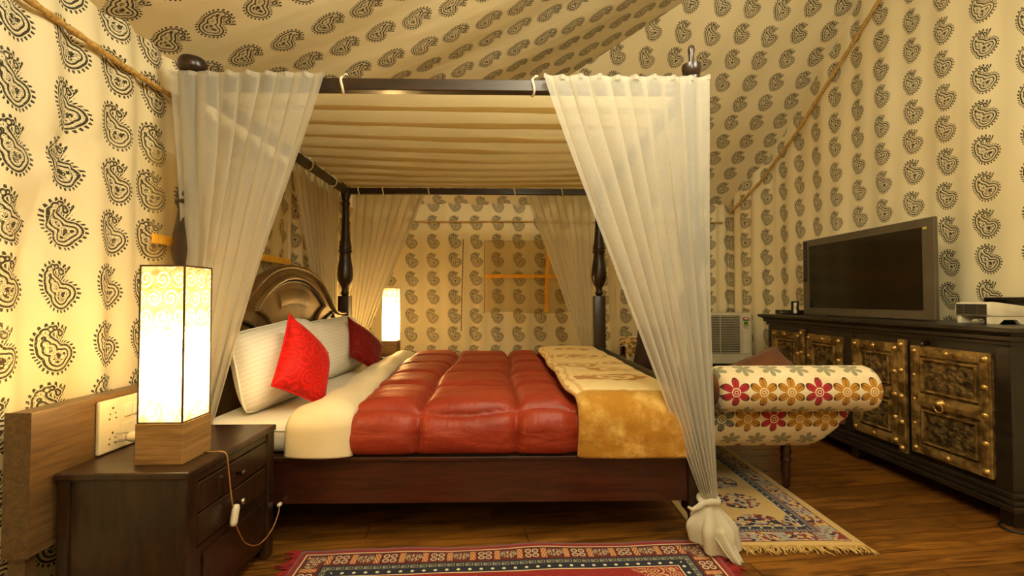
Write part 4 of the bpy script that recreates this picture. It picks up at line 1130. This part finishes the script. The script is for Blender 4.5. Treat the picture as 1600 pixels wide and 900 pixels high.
MB().box(2.638, 2.672, 2.30, 2.52, ZT, 1.012).obj('case', 'black', bk, bevel=.003)
MB().box(2.6365, 2.639, 2.31, 2.51, .90, 1.0).obj('front_cloth', 'screen', bk)

# air conditioner through the back wall
ac = thing('air_conditioner', 'cream window air conditioner in the back corner with a rating sticker', 'air conditioner', (2.15, 4.85, .36))
AX0, AX1, AY, AZ0, AZ1 = 1.83, 2.452, 4.55, .37, .872
MB().box(AX0 + .01, AX1 - .01, AY + .05, YB - .05, AZ0 + .02, AZ1 - .012).obj('case', 'ivory', ac, bevel=.004)
MB().box(AX0, AX1, AY + .012, AY + .06, AZ0 + .0, AZ1).obj('front', 'ivory', ac, bevel=.012)
MB().box(AX0 + .03, AX1 - .125, AY + .006, AY + .014, AZ0 + .105, AZ1 - .03).obj('grille_recess', 'grey', ac)
for k in range(22):
    z = AZ0 + .112 + k * .0166; MB().box(AX0 + .03, AX1 - .125, AY + .001, AY + .008, z, z + .0045).obj('louvre', 'ivory', ac)
for x in (AX0 + .13, AX0 + .30): MB().box(x, x + .005, AY - .001, AY + .008, AZ0 + .105, AZ1 - .03).obj('grille_bar', 'ivory', ac)
MB().box(AX1 - .088, AX1 - .02, AY + .008, AY + .014, AZ0 + .10, AZ1 - .03).obj('control_cover', 'white', ac, bevel=.003)
b = MB().lathe([(.03, 0), (.03, .001)], (0, 0, 0), 20, 'y'); b.v = [Vector((AX1 - .062 + p.x * 1.1, AY + .0065 + p.y, AZ1 - .062 + p.z * .75)) for p in b.v]; s1 = b.obj('rating_sticker', 'sticker_red', ac)
MB().box(AX1 - .092, AX1 - .03, AY + .0055, AY + .0065, AZ1 - .083, AZ1 - .068).obj('sticker_band', 'sticker_green', s1)
MB().box(AX1 - .078, AX1 - .046, AY + .0053, AY + .0062, AZ1 - .066, AZ1 - .050).obj('sticker_band', 'sticker_white', s1)
s2 = MB().box(AX1 - .085, AX1 - .042, AY + .006, AY + .0075, AZ1 - .155, AZ1 - .088).obj('rating_sticker', 'sticker_green', ac)
MB().box(AX1 - .081, AX1 - .046, AY + .0052, AY + .006, AZ1 - .128, AZ1 - .116).obj('sticker_band', 'sticker_yellow', s2)
MB().box(AX1 - .081, AX1 - .046, AY + .0052, AY + .006, AZ1 - .152, AZ1 - .134).obj('sticker_band', 'sticker_white', s2)
MB().box(AX0 + .04, AX1 - .04, AY + .07, YB - .06, 0, AZ0 + .02).obj('stand', 'ebony', ac)

# cable on the floor
cb = dens([(2.27, 2.10, .012), (2.24, 2.085, .006), (2.20, 2.06, .006), (2.185, 2.02, .006), (2.205, 1.985, .006), (2.27, 1.945, .006), (2.36, 1.915, .006), (2.5, 1.90, .006)], 8)
tag(MB().tube(cb, .005, 8).obj('power_cable', 'blackcord', smooth=True), 'black cable curling on the floor by the sideboard foot', 'cable')
